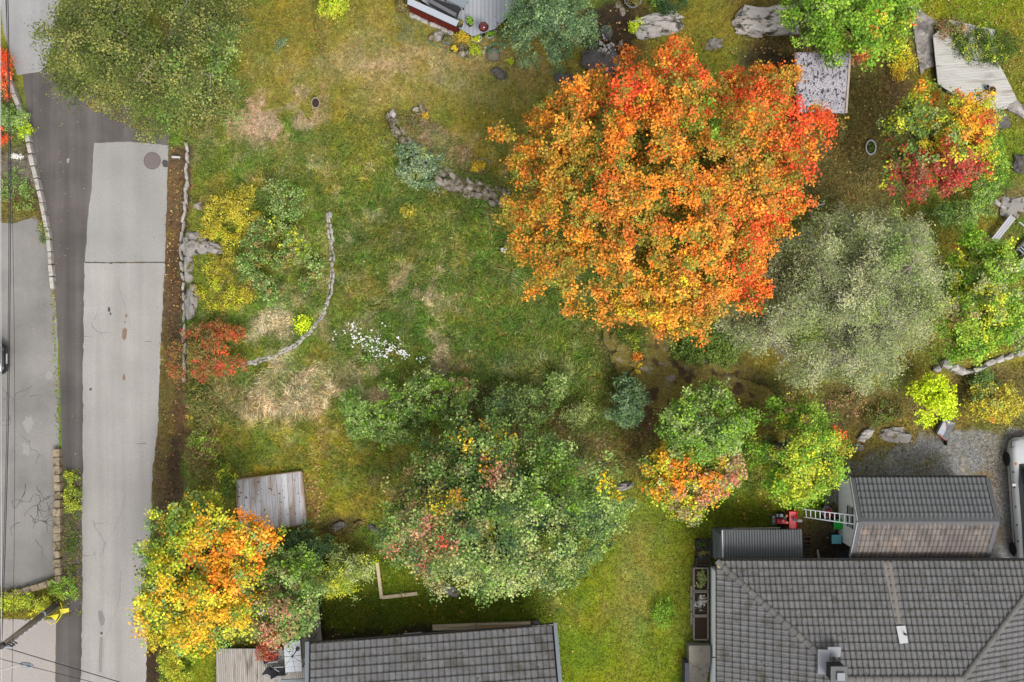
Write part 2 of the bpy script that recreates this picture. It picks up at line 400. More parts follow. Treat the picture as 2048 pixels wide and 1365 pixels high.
def ground_fields(u, v):
    nb = fbm(u / 70, v / 70, 11, 4); nf = fbm(u / 18, v / 18, 23, 4); nm = fbm(u / 34, v / 34, 31, 3)
    a = ss(nb, .35, .65)[..., None]
    col = lin(T['green']) * (1 - a) + lin(T['olive']) * a
    gl = np.full(u.shape, .14); gd = np.full(u.shape, 1.0)
    for shp, key, st, soft, wob, ln, dn in PATCH:
        w = (nm - .5) * wob * 1.2 + (nf - .5) * wob * 1.0
        if shp[0] == 'e':
            _, cx, cy, rx, ry, rot = shp
            c_, s_ = math.cos(rot), math.sin(rot)
            x = ((u - cx) * c_ + (v - cy) * s_) / rx; y = (-(u - cx) * s_ + (v - cy) * c_) / ry
            r = np.sqrt(x * x + y * y) + 1e-6
            d = (1 - r) * min(rx, ry) * np.clip(1 / r, .3, 2)
        else:
            d = sdf(u, v, shp)
        m = ss(d + w, -soft, soft) * st
        col = col * (1 - m[..., None]) + lin(T[key]) * m[..., None]
        gl = gl * (1 - m) + ln * m; gd = gd * (1 - m) + dn * m
    mead = ss(u, 376, 400) * (1 - ss(u, 1180, 1300)) * ss(v, 230, 300) * (1 - ss(v, 960, 1040))
    for sc, sd, key, a0, a1, amt in ((24, 131, 'straw', .6, .68, .2), (30, 137, 'dark', .54, .66, .5), (20, 141, 'yellowg', .56, .66, .28), (15, 149, 'tan', .57, .66, .25), (40, 151, 'green', .48, .60, .55)):
        m = ss(fbm(u / sc, v / sc, sd, 4), a0, a1) * mead * amt
        col = col * (1 - m[..., None]) + lin(T[key]) * m[..., None]
    br = (0.72 + 0.56 * fbm(u / 9, v / 9, 41, 3)) * np.where(col.max(-1) - col.min(-1) > .03, 1.3, 1.1)
    hue = (fbm(u / 40, v / 40, 57, 3) - .5) * .6 * np.clip((col.max(-1) - col.min(-1)) / col.max(-1) * 1.6 - .35, 0, 1)
    col = col * br[..., None] * np.stack([1 + hue, 1 + hue * .15, 1 - hue * .3], -1)
    return col, gl, gd
def axis(lo, hi, step, far):
    core = np.arange(lo, hi + step, step)
    k = np.array([1.6 ** i for i in range(2, 22)]); k = np.cumsum(k) * step; k = k[k < far]
    return np.concatenate([lo - k[::-1], core, hi + k])
AU = axis(-90, 2142, 6.0, 16000); AV = axis(-90, 1458, 6.0, 16000)
gu, gv = np.meshgrid(AU, AV)
gh = H(gu, gv)
gcol, glen, gden = ground_fields(gu, gv)
sc_ = (CAM_H - gh) / F
co = np.stack([(gu - CU) * sc_, (CV - gv) * sc_, gh], -1).reshape(-1, 3)
nv_, nu_ = gu.shape
ii = np.arange(nv_ * nu_).reshape(nv_, nu_)
quads = np.stack([ii[1:, :-1], ii[1:, 1:], ii[:-1, 1:], ii[:-1, :-1]], -1).reshape(-1, 4)
me = np_mesh('ground', co, quads=quads, col=gcol.reshape(-1, 3), smooth=True)
me.materials.append(M_GROUND)
tag(link('ground', me), kind='structure')

def lookup(arr, u, v):
    i = np.clip(np.searchsorted(AU, u), 1, len(AU) - 1); j = np.clip(np.searchsorted(AV, v), 1, len(AV) - 1)
    i = np.where(np.abs(AU[i - 1] - u) < np.abs(AU[i] - u), i - 1, i); j = np.where(np.abs(AV[j - 1] - v) < np.abs(AV[j] - v), j - 1, j)
    return arr[j, i]
def hard_mask(u, v):
    m = np.zeros(u.shape, bool)
    for p in HARD[1:]: m |= sdf(u, v, p) > 0
    return m

# ------------------------------------------------------------------ roads and paved sheets
def rough_poly(poly, step=9, amp=1.2, seed=1):
    r = random.Random(seed); out = []
    for i in range(len(poly)):
        a, b = poly[i], poly[(i + 1) % len(poly)]
        n = max(1, int(math.hypot(b[0] - a[0], b[1] - a[1]) / step))
        for k in range(n):
            t = k / n
            out.append((a[0] + (b[0] - a[0]) * t + r.uniform(-amp, amp), a[1] + (b[1] - a[1]) * t + r.uniform(-amp, amp)))
    return out
def sheet(name, poly, z, m, amp=1.0, seed=1, thick=0.0, kind='structure'):
    pts = [P(u, v, z) for u, v in rough_poly(poly, 9, amp, seed)]
    bm = bmesh.new()
    f = bm.faces.new([bm.verts.new(p) for p in pts])
    if f.normal.z == 0: f.normal_update()
    if f.normal.z < 0: bmesh.ops.reverse_faces(bm, faces=[f])
    if thick:
        r = bmesh.ops.extrude_face_region(bm, geom=[f]);
        bmesh.ops.translate(bm, verts=[x for x in r['geom'] if isinstance(x, bmesh.types.BMVert)], vec=(0, 0, -thick))
        bmesh.ops.recalc_face_normals(bm, faces=bm.faces)
    bmesh.ops.triangulate(bm, faces=bm.faces)
    me = bpy.data.meshes.new(name); bm.to_mesh(me); bm.free()
    me.materials.append(m)
    return tag(link(name, me), kind=kind)

def mat_asphalt(name, col, var=.1, crack=0.0, streak=.08, stain=.1, cscale=.45):
    m = mat(name, col, .92, var, 40, .15, .15, det=8)
    nt = m.node_tree; N = nt.nodes; L = nt.links; b = N['Principled BSDF']
    src = b.inputs['Base Color'].links[0].from_socket
    geo = N.new('ShaderNodeNewGeometry')
    def noise(scale, st=None, det=4):
        n = N.new('ShaderNodeTexNoise'); n.inputs['Scale'].default_value = scale; n.inputs['Detail'].default_value = det
        v = geo.outputs['Position']
        if st:
            mp = N.new('ShaderNodeMapping'); mp.inputs['Scale'].default_value = st; L.new(v, mp.inputs[0]); v = mp.outputs[0]
        L.new(v, n.inputs['Vector']); return n.outputs[0]
    def rng(o, a, b_, c, d):
        r = N.new('ShaderNodeMapRange'); [r.inputs[i + 1].default_value.__class__ for i in range(1)]
        r.inputs[1].default_value = a; r.inputs[2].default_value = b_; r.inputs[3].default_value = c; r.inputs[4].default_value = d
        L.new(o, r.inputs[0]); return r.outputs[0]
    def mul(a, bb):
        x = N.new('ShaderNodeMath'); x.operation = 'MULTIPLY'; L.new(a, x.inputs[0]); L.new(bb, x.inputs[1]); return x.outputs[0]
    f = rng(noise(1.0, (1.6, .05, 1)), .3, .7, 1 - streak, 1 + streak)
    f = mul(f, rng(noise(.5, None, 6), .3, .7, 1 - stain, 1 + stain))
    f = mul(f, rng(noise(22, None, 3), .3, .7, .87, 1.13))
    if crack:
        vo = N.new('ShaderNodeTexVoronoi'); vo.feature = 'DISTANCE_TO_EDGE'; vo.inputs['Scale'].default_value = cscale
        dn = N.new('ShaderNodeTexNoise'); dn.inputs['Scale'].default_value = 2.2; dn.inputs['Detail'].default_value = 6; L.new(geo.outputs['Position'], dn.inputs['Vector'])
        va = N.new('ShaderNodeVectorMath'); va.operation = 'MULTIPLY_ADD'; va.inputs[1].default_value = (.9, .9, 0)
        L.new(dn.outputs['Color'], va.inputs[0]); L.new(geo.outputs['Position'], va.inputs[2]); L.new(va.outputs[0], vo.inputs['Vector'])
        edge = rng(vo.outputs['Distance'], .004, .012, 1, 0)
        msk = rng(noise(.16, None, 2), .50, .56, 0, crack)
        inv = N.new('ShaderNodeMath'); inv.operation = 'SUBTRACT'; inv.inputs[0].default_value = 1
        L.new(mul(edge, msk), inv.inputs[1]); f = mul(f, inv.outputs[0])
    mm = N.new('ShaderNodeVectorMath'); mm.operation = 'SCALE'
    L.new(src, mm.inputs[0]); L.new(f, mm.inputs['Scale']); L.new(mm.outputs[0], b.inputs['Base Color'])
    return m
M_LANE = mat_asphalt('worn_lane', C(184, 179, 174), .14, 0, .12, .08, .25)
M_LANE2 = mat_asphalt('worn_lane_grey', C(176, 173, 168), .12, 0, .07, .08)
M_DARKASPH = mat_asphalt('dark_asphalt', C(110, 104, 101), .14, 0, .3, .2)
M_TOPROAD = mat_asphalt('pale_road', C(180, 179, 178), .1, 0, .09, .10)
M_DRIVE = mat_asphalt('driveway_asphalt', C(156, 152, 147), .14, 0, .05, .18)
M_PALEPAVE = mat_asphalt('pale_paving', C(186, 178, 172), .06, 0, .03, .04)

sheet('asphalt_strip', [(40, 118), (82, 128), (230, 190), (340, 262), (340, 300), (200, 420), (180, 560), (176, 1000), (176, 1240), (168, 1700), (110, 1700), (112, 1240), (128, 1225), (124, 950), (118, 700), (108, 572), (62, 275)], .004, M_DARKASPH, .8, 2)
sheet('upper_road', [(20, -500), (150, -500), (124, 0), (92, 132), (80, 144), (34, 151), (6, 60), (0, 0)], .008, M_TOPROAD, .6, 3)
sheet('road_lane', [(169, 525), (330, 525), (322, 680), (318, 780), (316, 860), (306, 930), (303, 1010), (297, 1150), (292, 1365), (286, 1700), (160, 1700), (162, 1365), (165, 1150), (163, 1000), (166, 950), (166, 720)], .008, M_LANE, 1.2, 4)
sheet('road_patch', [(188, 286), (260, 284), (337, 291), (330, 524), (170, 524.5), (176, 430), (183, 380)], .008, M_LANE2, .8, 5)
sheet('driveway', [(-500, 440), (30, 447), (70, 432), (100, 470), (108, 575), (114, 650), (119, 900), (112, 1150), (60, 1172), (-500, 1330)], .008, M_DRIVE, 1.0, 6)
sheet('side_pavement', [(-500, 1245), (20, 1238), (112, 1240), (110, 1365), (106, 1700), (-500, 1700)], .008, M_PALEPAVE, .6, 7)
M_DAMP = mat('damp_stain', C(150, 128, 108), .9, .1, 20); M_SEAM = mat('seam_tar', C(92, 88, 84), .8, .2, 20)
sheet('road_stain', [(245, 660), (250, 655), (255, 660), (252, 676), (248, 682), (244, 676)], .013, M_DAMP, .8, 8)
sheet('road_patch_seam', [(169, 524), (210, 525.4), (330, 524), (330, 526.5), (225, 527), (169, 526.5)], .012, M_SEAM, .3, 9)
sheet('road_seam', [(196, 1222), (204, 1222), (210, 1240), (208, 1250), (202, 1252), (197, 1240)], .013, mat('patched_asphalt', C(150, 146, 142), .9, .1, 20), .4, 10)
sheet('repair_strip', [(200, 1275), (206, 1275), (205, 1310), (204, 1345), (197, 1345), (198, 1310)], .013, mat('repair_asphalt', C(158, 152, 147), .9, .1, 20), .5, 11)

def crack(label, starts, step=5, wob=.5, w=.014, z=.0135, seed=1):
    bp = .10 if wob > .3 else 0
    r = random.Random(seed); mb = MB()
    for (u, v, ang, n) in starts:
        stack = [(u, v, ang, n)]
        while stack:
            u, v, a, n = stack.pop(); pts = [(u, v)]
            for k in range(n):
                a += r.gauss(0, wob) * .6; u += math.cos(a) * step; v += math.sin(a) * step; pts.append((u, v))
                if r.random() < bp and n > 5: stack.append((u, v, a + r.choice((-1, 1)) * r.uniform(.7, 1.4), int(n * .45)))
            L = []; R_ = []
            for i, (x, y) in enumerate(pts):
                x0, y0 = pts[max(0, i - 1)]; x1, y1 = pts[min(len(pts) - 1, i + 1)]
                d = math.hypot(x1 - x0, y1 - y0) + 1e-6; ww = w / .025 * .5 * (1 - .6 * i / len(pts)) * r.uniform(.6, 1.4)
                L.append(P(x - (y1 - y0) / d * ww, y + (x1 - x0) / d * ww, z)); R_.append(P(x + (y1 - y0) / d * ww, y - (x1 - x0) / d * ww, z))
            m = len(pts); mb.add(L + R_, [(i, i + 1, m + i + 1, m + i) for i in range(m - 1)])
    mb.build('asphalt_crack', M_CRACK, None, kind='structure')
M_CRACK = mat('crack', C(86, 80, 76), .95, .2, 20)
crack('', [(50, 968, 1.2, 8), (70, 990, .3, 8), (66, 990, 2.4, 10), (110, 992, 3.0, 16), (60, 1030, .2, 10), (75, 1010, 1.6, 14), (85, 1040, .4, 6), (40, 1045, 2.9, 8), (70, 1080, 1.0, 8), (95, 1005, 1.5, 10)], 5, .8, .03, seed=3)
crack('', [(8, 800, -.2, 12), (30, 790, -.1, 9), (60, 795, .6, 5), (20, 830, 1.2, 9), (60, 880, 2.2, 9), (30, 905, 1.9, 5)], 5, .8, .02, seed=5)
crack('', [(167, 672, .2, 4), (182, 645, 1.4, 10), (188, 640, -1.2, 3)], 5, .4, .016, seed=6)
crack('', [(165, 1112, 0, 5), (188, 1098, 1.5, 4), (186, 1040, 1.5, 12)], 5, .35, .016, seed=7)
crack('', [(250, 990, 1.6, 30), (242, 1140, 1.62, 40)], 5, .10, .010, seed=8)
crack('', [(303, 683, 3.14, 3), (292, 887, 3.1, 4)], 5, .1, .022, seed=9)
crack('', [(236, 560, 1.5, 26)], 5, .12, .008, seed=10)
def blotches():
    r = random.Random(9)
    for i, (u, v, a, b, m) in enumerate(((218, 619, 3, 6, M_SEAM), (221, 628, 2, 3, M_SEAM), (252, 632, 2.5, 5, M_DAMP), (250, 645, 1.5, 3, M_DAMP), (248, 755, 3, 7, M_DAMP), (181, 779, 3, 3, M_SEAM), (203, 1267, 3, 3, M_SEAM), (330, 328, 7, 9, M_SEAM), (222, 527, 3, 2, M_SEAM))):
        sheet('road_stain', [(u + a * math.cos(t) * r.uniform(.7, 1.2), v + b * math.sin(t) * r.uniform(.7, 1.2)) for t in np.linspace(0, 6.28, 10)[:-1]], .0125 + .0002 * i, m, .3, 20 + i)
    mp = mat('pale_scuff', C(172, 169, 165), .9, .1, 10)
    for i, (u, v, a, b) in enumerate(((98, 752, 8, 9), (57, 848, 11, 18), (52, 900, 8, 14), (136, 322, 3, 6))):
        sheet('pale_scuff', [(u + a * math.cos(t) * r.uniform(.6, 1.2), v + b * math.sin(t) * r.uniform(.6, 1.2)) for t in np.linspace(0, 6.28, 18)[:-1]], .0118 + .0002 * i, mp, .9, 40 + i)
blotches()

# ------------------------------------------------------------------ grass, fallen leaves
def scatter_grass(n, name, lo, hi, wk):
    u = RNG.uniform(-60, 2110, n); v = RNG.uniform(-60, 1425, n)
    ok = (RNG.uniform(0, 1.5, n) < lookup(gden, u, v)) & ~hard_mask(u, v)
    u, v = u[ok], v[ok]; n = len(u)
    h = H(u, v); L = lookup(glen, u, v) * RNG.uniform(.6, 1.35, n) + .03
    s = (CAM_H - h) / F
    b = np.stack([(u - CU) * s, (CV - v) * s, h - .01], -1)
    flow = fbm(u / 60, v / 60, 71, 3) * 4 * math.pi
    ang = np.where(L > .16, flow + RNG.normal(0, .7, n), RNG.uniform(0, 2 * math.pi, n))
    lean = np.where(L > .16, RNG.uniform(.9, 1.35, n), RNG.uniform(.3, 1.2, n))
    d = np.stack([np.cos(ang) * np.sin(lean), np.sin(ang) * np.sin(lean), np.cos(lean) + .05], -1)
    wd = (.016 + .06 * L ** .6) * RNG.uniform(.7, 1.3, n) * wk
    sv = np.stack([-np.sin(ang), np.cos(ang), np.zeros(n)], -1) * wd[:, None]
    tip = b + d * L[:, None]; mid = b + d * (L * .5)[:, None]
    co = np.empty((n, 3, 3)); co[:, 0] = b - sv * .6; co[:, 1] = b + sv * .6; co[:, 2] = tip
    c = lookup(gcol, u, v) * (.55 + 2.1 * RNG.uniform(0, 1, n) ** 1.6)[:, None]
    j = RNG.normal(0, .10, n)
    c = c * np.stack([1 + j, 1 + .2 * np.abs(j), 1 - j * .5], -1)
    dry = RNG.uniform(0, 1, n) < .10
    c[dry] = c[dry] * .5 + lin((205, 182, 130)) * .5
    me = np_mesh(name, co.reshape(-1, 3), tris=np.arange(3 * n).reshape(-1, 3), col=np.repeat(c, 3, 0))
    me.materials.append(M_GRASS)
    return tag(link(name, me), kind='stuff')
scatter_grass(760000, 'grass', 0, 1, 1.0)

def scatter_weeds(n=330000):
    u = RNG.uniform(372, 1560, n); v = RNG.uniform(-40, 1400, n)
    k = fbm(u / 26, v / 26, 91, 4); lw = lookup(glen, u, v)
    ok = (k > .45) & (lw > .055) & (RNG.uniform(0, 1, n) < np.clip((k - .43) * 6, 0, 1) * np.where(lw > .095, 1, .3)) & ((v > 230) | (u < 1050)); u, v, k = u[ok], v[ok], k[ok]; n = len(u)
    z = H(u, v) + RNG.uniform(.05, .25, n); s = (CAM_H - z) / F
    c0 = np.stack([(u - CU) * s, (CV - v) * s, z], -1); nr = RNG.normal(0, .5, (n, 3)) + np.array([0, 0, 1.]); nr /= np.linalg.norm(nr, axis=1, keepdims=True)
    t = RNG.normal(0, 1, (n, 3)); t -= nr * (t * nr).sum(1, keepdims=True); t /= np.linalg.norm(t, axis=1, keepdims=True); b = np.cross(nr, t)
    sz = RNG.uniform(.025, .06, n)[:, None]
    co = np.stack([c0 - t * sz, c0 - b * sz * .55, c0 + t * sz, c0 + b * sz * .55], 1).reshape(-1, 3)
    sel = fbm(u / 45, v / 45, 97, 3)[:, None]
    c = np.where(sel < .45, lin((112, 138, 66)), np.where(sel < .55, lin((140, 142, 60)), lin((92, 118, 58)))) * (.6 + 1.8 * RNG.uniform(0, 1, n) ** 1.4)[:, None]
    c = c * .6 + lookup(gcol, u, v) * .55
    me = np_mesh('meadow_weeds', co, quads=np.arange(4 * n).reshape(-1, 4), col=np.repeat(c, 4, 0)); me.materials.append(M_GRASS)
    tag(link('meadow_weeds', me), kind='stuff')
scatter_weeds()

def scatter_gravel(n=60000):
    poly = [(1690, 930), (1770, 895), (1880, 856), (1990, 862), (2100, 870), (2100, 1130), (1940, 1130), (1660, 1000)]
    u = RNG.uniform(1650, 2100, n); v = RNG.uniform(850, 1130, n)
    ok = (sdf(u, v, poly) + (fbm(u / 20, v / 20, 5, 3) - .5) * 50 > 0) & (fbm(u / 25, v / 25, 77, 3) > .42); u, v = u[ok], v[ok]; n = len(u)
    z = H(u, v) + .012; s = (CAM_H - z) / F; c0 = np.stack([(u - CU) * s, (CV - v) * s, z], -1)
    a = RNG.uniform(0, 6.28, n); sz = RNG.uniform(.012, .032, n)
    k = [np.stack([np.cos(a + o) * sz, np.sin(a + o) * sz, RNG.uniform(0, .015, n)], -1) for o in (0, 2.1, 4.2)]
    co = np.stack([c0 + q for q in k], 1).reshape(-1, 3)
    c = lin([(168, 168, 166)] * n) * RNG.uniform(.35, 1.9, n)[:, None]
    me = np_mesh('gravel', co, tris=np.arange(3 * n).reshape(-1, 3), col=np.repeat(c, 3, 0)); me.materials.append(M_GROUND)
    tag(link('gravel', me), kind='stuff')
scatter_gravel()
LEAFC = [(206, 150, 84), (222, 178, 110), (196, 126, 72), (232, 204, 140), (176, 118, 80), (222, 196, 110)]
def scatter_leaves():
    spots = [  # u, v, spread u, spread v, count
        (1040, 560, 90, 120, 260), (1010, 470, 50, 80, 120), (1050, 660, 90, 90, 180), (980, 620, 80, 100, 90), (880, 560, 120, 90, 60), (620, 1000, 16, 50, 150), (560, 1000, 50, 40, 40), (640, 990, 40, 50, 40),
        (760, 100, 200, 90, 120), (560, 60, 60, 60, 120), (1980, 70, 70, 60, 330), (2030, 120, 30, 60, 160), (1700, 330, 80, 100, 150), (1690, 190, 50, 70, 40), (110, 330, 40, 130, 110), (110, 600, 30, 200, 60), (140, 1080, 30, 160, 30),
        (350, 420, 14, 90, 130), (345, 800, 12, 150, 90), (345, 560, 12, 100, 70), (1230, 60, 40, 50, 60), (1540, 110, 40, 24, 70), (1430, 100, 60, 60, 50), (930, 260, 80, 90, 60), (1240, 1180, 120, 110, 50), (880, 1220, 160, 40, 60),
        (1290, 760, 60, 50, 60), (1210, 690, 20, 50, 120), (1760, 870, 110, 50, 70), (1500, 1030, 80, 26, 30), (1090, 800, 120, 40, 80), (720, 920, 60, 60, 50), (1850, 1000, 120, 80, 40), (150, 1200, 20, 20, 12), (740, 1270, 70, 12, 30), (460, 1330, 30, 30, 10), (1640, 1060, 30, 40, 30)]
    us, vs = [], []
    for a, b, su, sv, k in spots:
        us.append(RNG.normal(a, su, k)); vs.append(RNG.normal(b, sv, k))
    u = np.concatenate(us); v = np.concatenate(vs); n = len(u)
    onroad = hard_mask(u, v)
    h = H(u, v) + np.where(onroad, .02, .07); s = (CAM_H - h) / F
    c0 = np.stack([(u - CU) * s, (CV - v) * s, h], -1)
    a = RNG.uniform(0, 6.28, n); sz = RNG.uniform(.03, .075, n) * np.where((u > 1850) | (u < 600), .75, 1.0) * np.where(onroad, .6, 1)
    tx = np.stack([np.cos(a), np.sin(a), RNG.normal(0, .25, n)], -1) * sz[:, None]; ty = np.stack([-np.sin(a), np.cos(a), RNG.normal(0, .25, n)], -1) * sz[:, None] * .85
    co = np.stack([c0 - tx, c0 - ty, c0 + tx * .9, c0 + ty], 1).reshape(-1, 3)
    c = lin(LEAFC)[RNG.integers(0, len(LEAFC), n)] * RNG.uniform(.7, 1.3, n)[:, None]
    me = np_mesh('fallen_leaves', co, quads=np.arange(4 * n).reshape(-1, 4), col=np.repeat(c, 4, 0))
    me.materials.append(M_LEAF)
    tag(link('fallen_leaves', me), kind='stuff', label='orange and yellow fallen leaves strewn over the grass', cat='leaves')
scatter_leaves()

# ------------------------------------------------------------------ trees and shrubs
PAL = {k: lin(v, .90) for k, v in dict(
    olive=[(106, 114, 54), (90, 102, 46), (128, 128, 68), (78, 90, 42), (100, 106, 54)],
    orange=[(226, 134, 40), (212, 108, 38), (232, 156, 56), (192, 120, 46), (158, 130, 50), (222, 142, 44), (206, 124, 46)],
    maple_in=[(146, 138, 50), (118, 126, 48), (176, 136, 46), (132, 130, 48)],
    amber=[(236, 162, 44), (238, 146, 38), (232, 174, 54), (226, 132, 40)],
    red=[(234, 96, 44), (226, 80, 44), (238, 116, 58)],
    crimson=[(176, 70, 56), (192, 60, 54), (154, 88, 66), (140, 100, 70), (168, 80, 66)],
    yellow=[(212, 184, 44), (218, 174, 44), (190, 176, 50), (224, 162, 44)],
    yelgrn=[(176, 182, 46), (150, 168, 48), (196, 196, 60), (130, 150, 46)],
    lime=[(196, 214, 32), (178, 200, 30), (206, 222, 52), (160, 184, 40)],
    green=[(124, 150, 76), (106, 136, 62), (142, 164, 92), (92, 120, 54), (152, 168, 98)],
    bright=[(122, 160, 44), (104, 144, 40), (140, 172, 60), (90, 128, 36)],
    bluegr=[(104, 130, 84), (86, 114, 74), (122, 144, 98), (74, 100, 62)],
    pine=[(146, 152, 106), (128, 138, 90), (162, 164, 120), (116, 126, 82)],
    pale=[(150, 162, 92), (134, 150, 80), (166, 172, 110)],
    pinkish=[(178, 132, 104), (160, 140, 96), (196, 120, 100), (150, 146, 90)],
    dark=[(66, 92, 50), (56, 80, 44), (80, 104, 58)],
    ivy=[(84, 106, 40), (66, 88, 32), (104, 126, 50)],
    mustard=[(186, 170, 50), (168, 156, 48), (196, 182, 66), (144, 136, 52)],
    rust=[(160, 88, 52), (180, 80, 54), (140, 100, 54), (124, 106, 52), (112, 104, 50)],
    brownish=[(126, 116, 66), (108, 108, 56), (146, 122, 78)],
    silver=[(120, 140, 100), (104, 128, 92), (146, 160, 122), (88, 112, 72)],
    white=[(235, 232, 225), (220, 218, 210)]).items()}

def crown_mesh(name, rng, c, ax, lobe_r, dens, leaf, pal, inner=None, patches=(), low=-.15, amp=.2, needle=False, fill=.25, box=False, freq=.6, aspect=.85, ratio=.7, upn=.7, gapf=2.0, outline=None):
    A = math.pi * ax[0] * ax[1]
    nl = max(3, int(gapf * A / (math.pi * lobe_r ** 2)))
    n_in = int(nl * fill); n_all = nl + n_in
    zz = rng.uniform(low, 1, n_all) ; th = rng.uniform(0, 2 * math.pi, n_all)
    rr = np.sqrt(np.clip(1 - zz ** 2, 0, 1))
    ph = rng.uniform(0, 6.28, 6)
    f = 1 + amp * sum(np.sin((k + 2) * th + ph[k]) / (k + 1.6) for k in range(6))
    if outline is not None:
        # outline: polygon round the crown as (x, y) offsets in metres from the crown centre
        o = np.array(outline); a_, b_ = o, np.roll(o, -1, 0); best = np.full(n_all, 1e9)
        dx, dy = np.cos(th), np.sin(th)
        for (x0, y0), (x1, y1) in zip(a_, b_):
            ex, ey = x1 - x0, y1 - y0; det = dx * (-ey) + dy * ex
            det = np.where(np.abs(det) < 1e-9, 1e-9, det)
            t = (x0 * (-ey) + y0 * ex) / det; q = (dx * y0 - dy * x0) / det
            best = np.where((t > 0) & (q >= 0) & (q <= 1) & (t < best), t, best)
        ell = 1 / np.sqrt((dx / ax[0]) ** 2 + (dy / ax[1]) ** 2)
        f = np.where(best < 1e8, best / ell, 1.0) * rng.uniform(.88, 1.10, n_all)
    rad = rng.uniform(.8, 1.0, n_all); rad[nl:] = rng.uniform(.25, .75, n_in)
    d = np.stack([rr * np.cos(th), rr * np.sin(th), zz], -1)
    if box:
        d = rng.uniform(-1, 1, (n_all, 3)); d[:, 2] = rng.uniform(.1, 1, n_all); f = np.ones(n_all); rad[:] = 1
    axl = np.array([max(a - lobe_r * .6, a * .3) for a in ax])
    ctr = np.array(c) + d * axl * (rad * f)[:, None]
    ns = 9
    sr = lobe_r * .42
    off = rng.normal(0, 1, (n_all, ns, 3)); off /= np.linalg.norm(off, axis=-1, keepdims=True)
    off *= (lobe_r * rng.uniform(.4, 1.22, (n_all, ns, 1))) * np.array([1, 1, ratio])
    off[..., 2] = np.where(off[..., 2] < 0, off[..., 2] * .5, off[..., 2])
    sub = (ctr[:, None] + off).reshape(-1, 3); depth = np.repeat(np.arange(n_all) >= nl, ns)
    nsub = len(sub)
    per = max(4, int(dens * A / nsub))
    # colour of each clump
    kv = rng.normal(0, freq * 1.6, (4, 3)); kp = rng.uniform(0, 6.28, 4)
    nz = np.sin(sub @ kv.T + kp).mean(1) * .5 + .5
    pc = PAL[pal]; m = len(pc)
    idx = np.clip(((nz * .75 + rng.uniform(0, 1, nsub) * .5 - .12) * m).astype(int), 0, m - 1)
    cc = pc[idx].copy()
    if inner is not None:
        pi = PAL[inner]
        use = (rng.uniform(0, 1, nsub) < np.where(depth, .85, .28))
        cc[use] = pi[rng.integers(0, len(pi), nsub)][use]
    for (pu, pv, pr, pk, ps) in patches:
        sx = F / (CAM_H - sub[:, 2])
        uu = sub[:, 0] * sx + CU; vv = CV - sub[:, 1] * sx
        w = np.exp(-((uu - pu) ** 2 + (vv - pv) ** 2) / (pr * pr)) * ps
        use = rng.uniform(0, 1, nsub) < w
        q = PAL[pk]; cc[use] = q[rng.integers(0, len(q), nsub)][use]
    cc = cc * rng.uniform(.82, 1.2, nsub)[:, None]
    n = nsub * per
    lc = np.repeat(sub, per, 0) + rng.normal(0, 1, (n, 3)) * sr * np.array([1, 1, .6]) * .62
    lcol = np.repeat(cc, per, 0) * (rng.uniform(.8, 1.18, n) if needle else rng.uniform(.62, 1.36, n))[:, None]
    j = rng.normal(0, .12, n); lcol = lcol * np.stack([1 + j * .5, 1 + j, 1 - j], -1)
    outw = lc - np.array(c); outw /= np.linalg.norm(outw, axis=1, keepdims=True) + 1e-6
    nr = outw * .35 + np.array([0, 0, upn]) + rng.normal(0, .55, (n, 3)); nr /= np.linalg.norm(nr, axis=1, keepdims=True)
    t = rng.normal(0, 1, (n, 3)); t -= nr * (t * nr).sum(1, keepdims=True); t /= np.linalg.norm(t, axis=1, keepdims=True)
    b = np.cross(nr, t)
    sz = leaf * rng.uniform(.5, 1.4, n)
    if needle: w_ = sz * .16
    else: w_ = sz * aspect * .5
    co = np.stack([lc - t * (sz * .5)[:, None], lc + b * w_[:, None] - nr * (w_ * .25)[:, None] + t * (sz * .05)[:, None], lc + t * (sz * .5)[:, None], lc - b * w_[:, None] - nr * (w_ * .25)[:, None] + t * (sz * .05)[:, None]], 1).reshape(-1, 3)
    me = np_mesh(name, co, quads=np.arange(4 * n).reshape(-1, 4), col=np.repeat(lcol, 4, 0))
    me.materials.append(M_LEAF)
    return me, ctr[:nl], sub

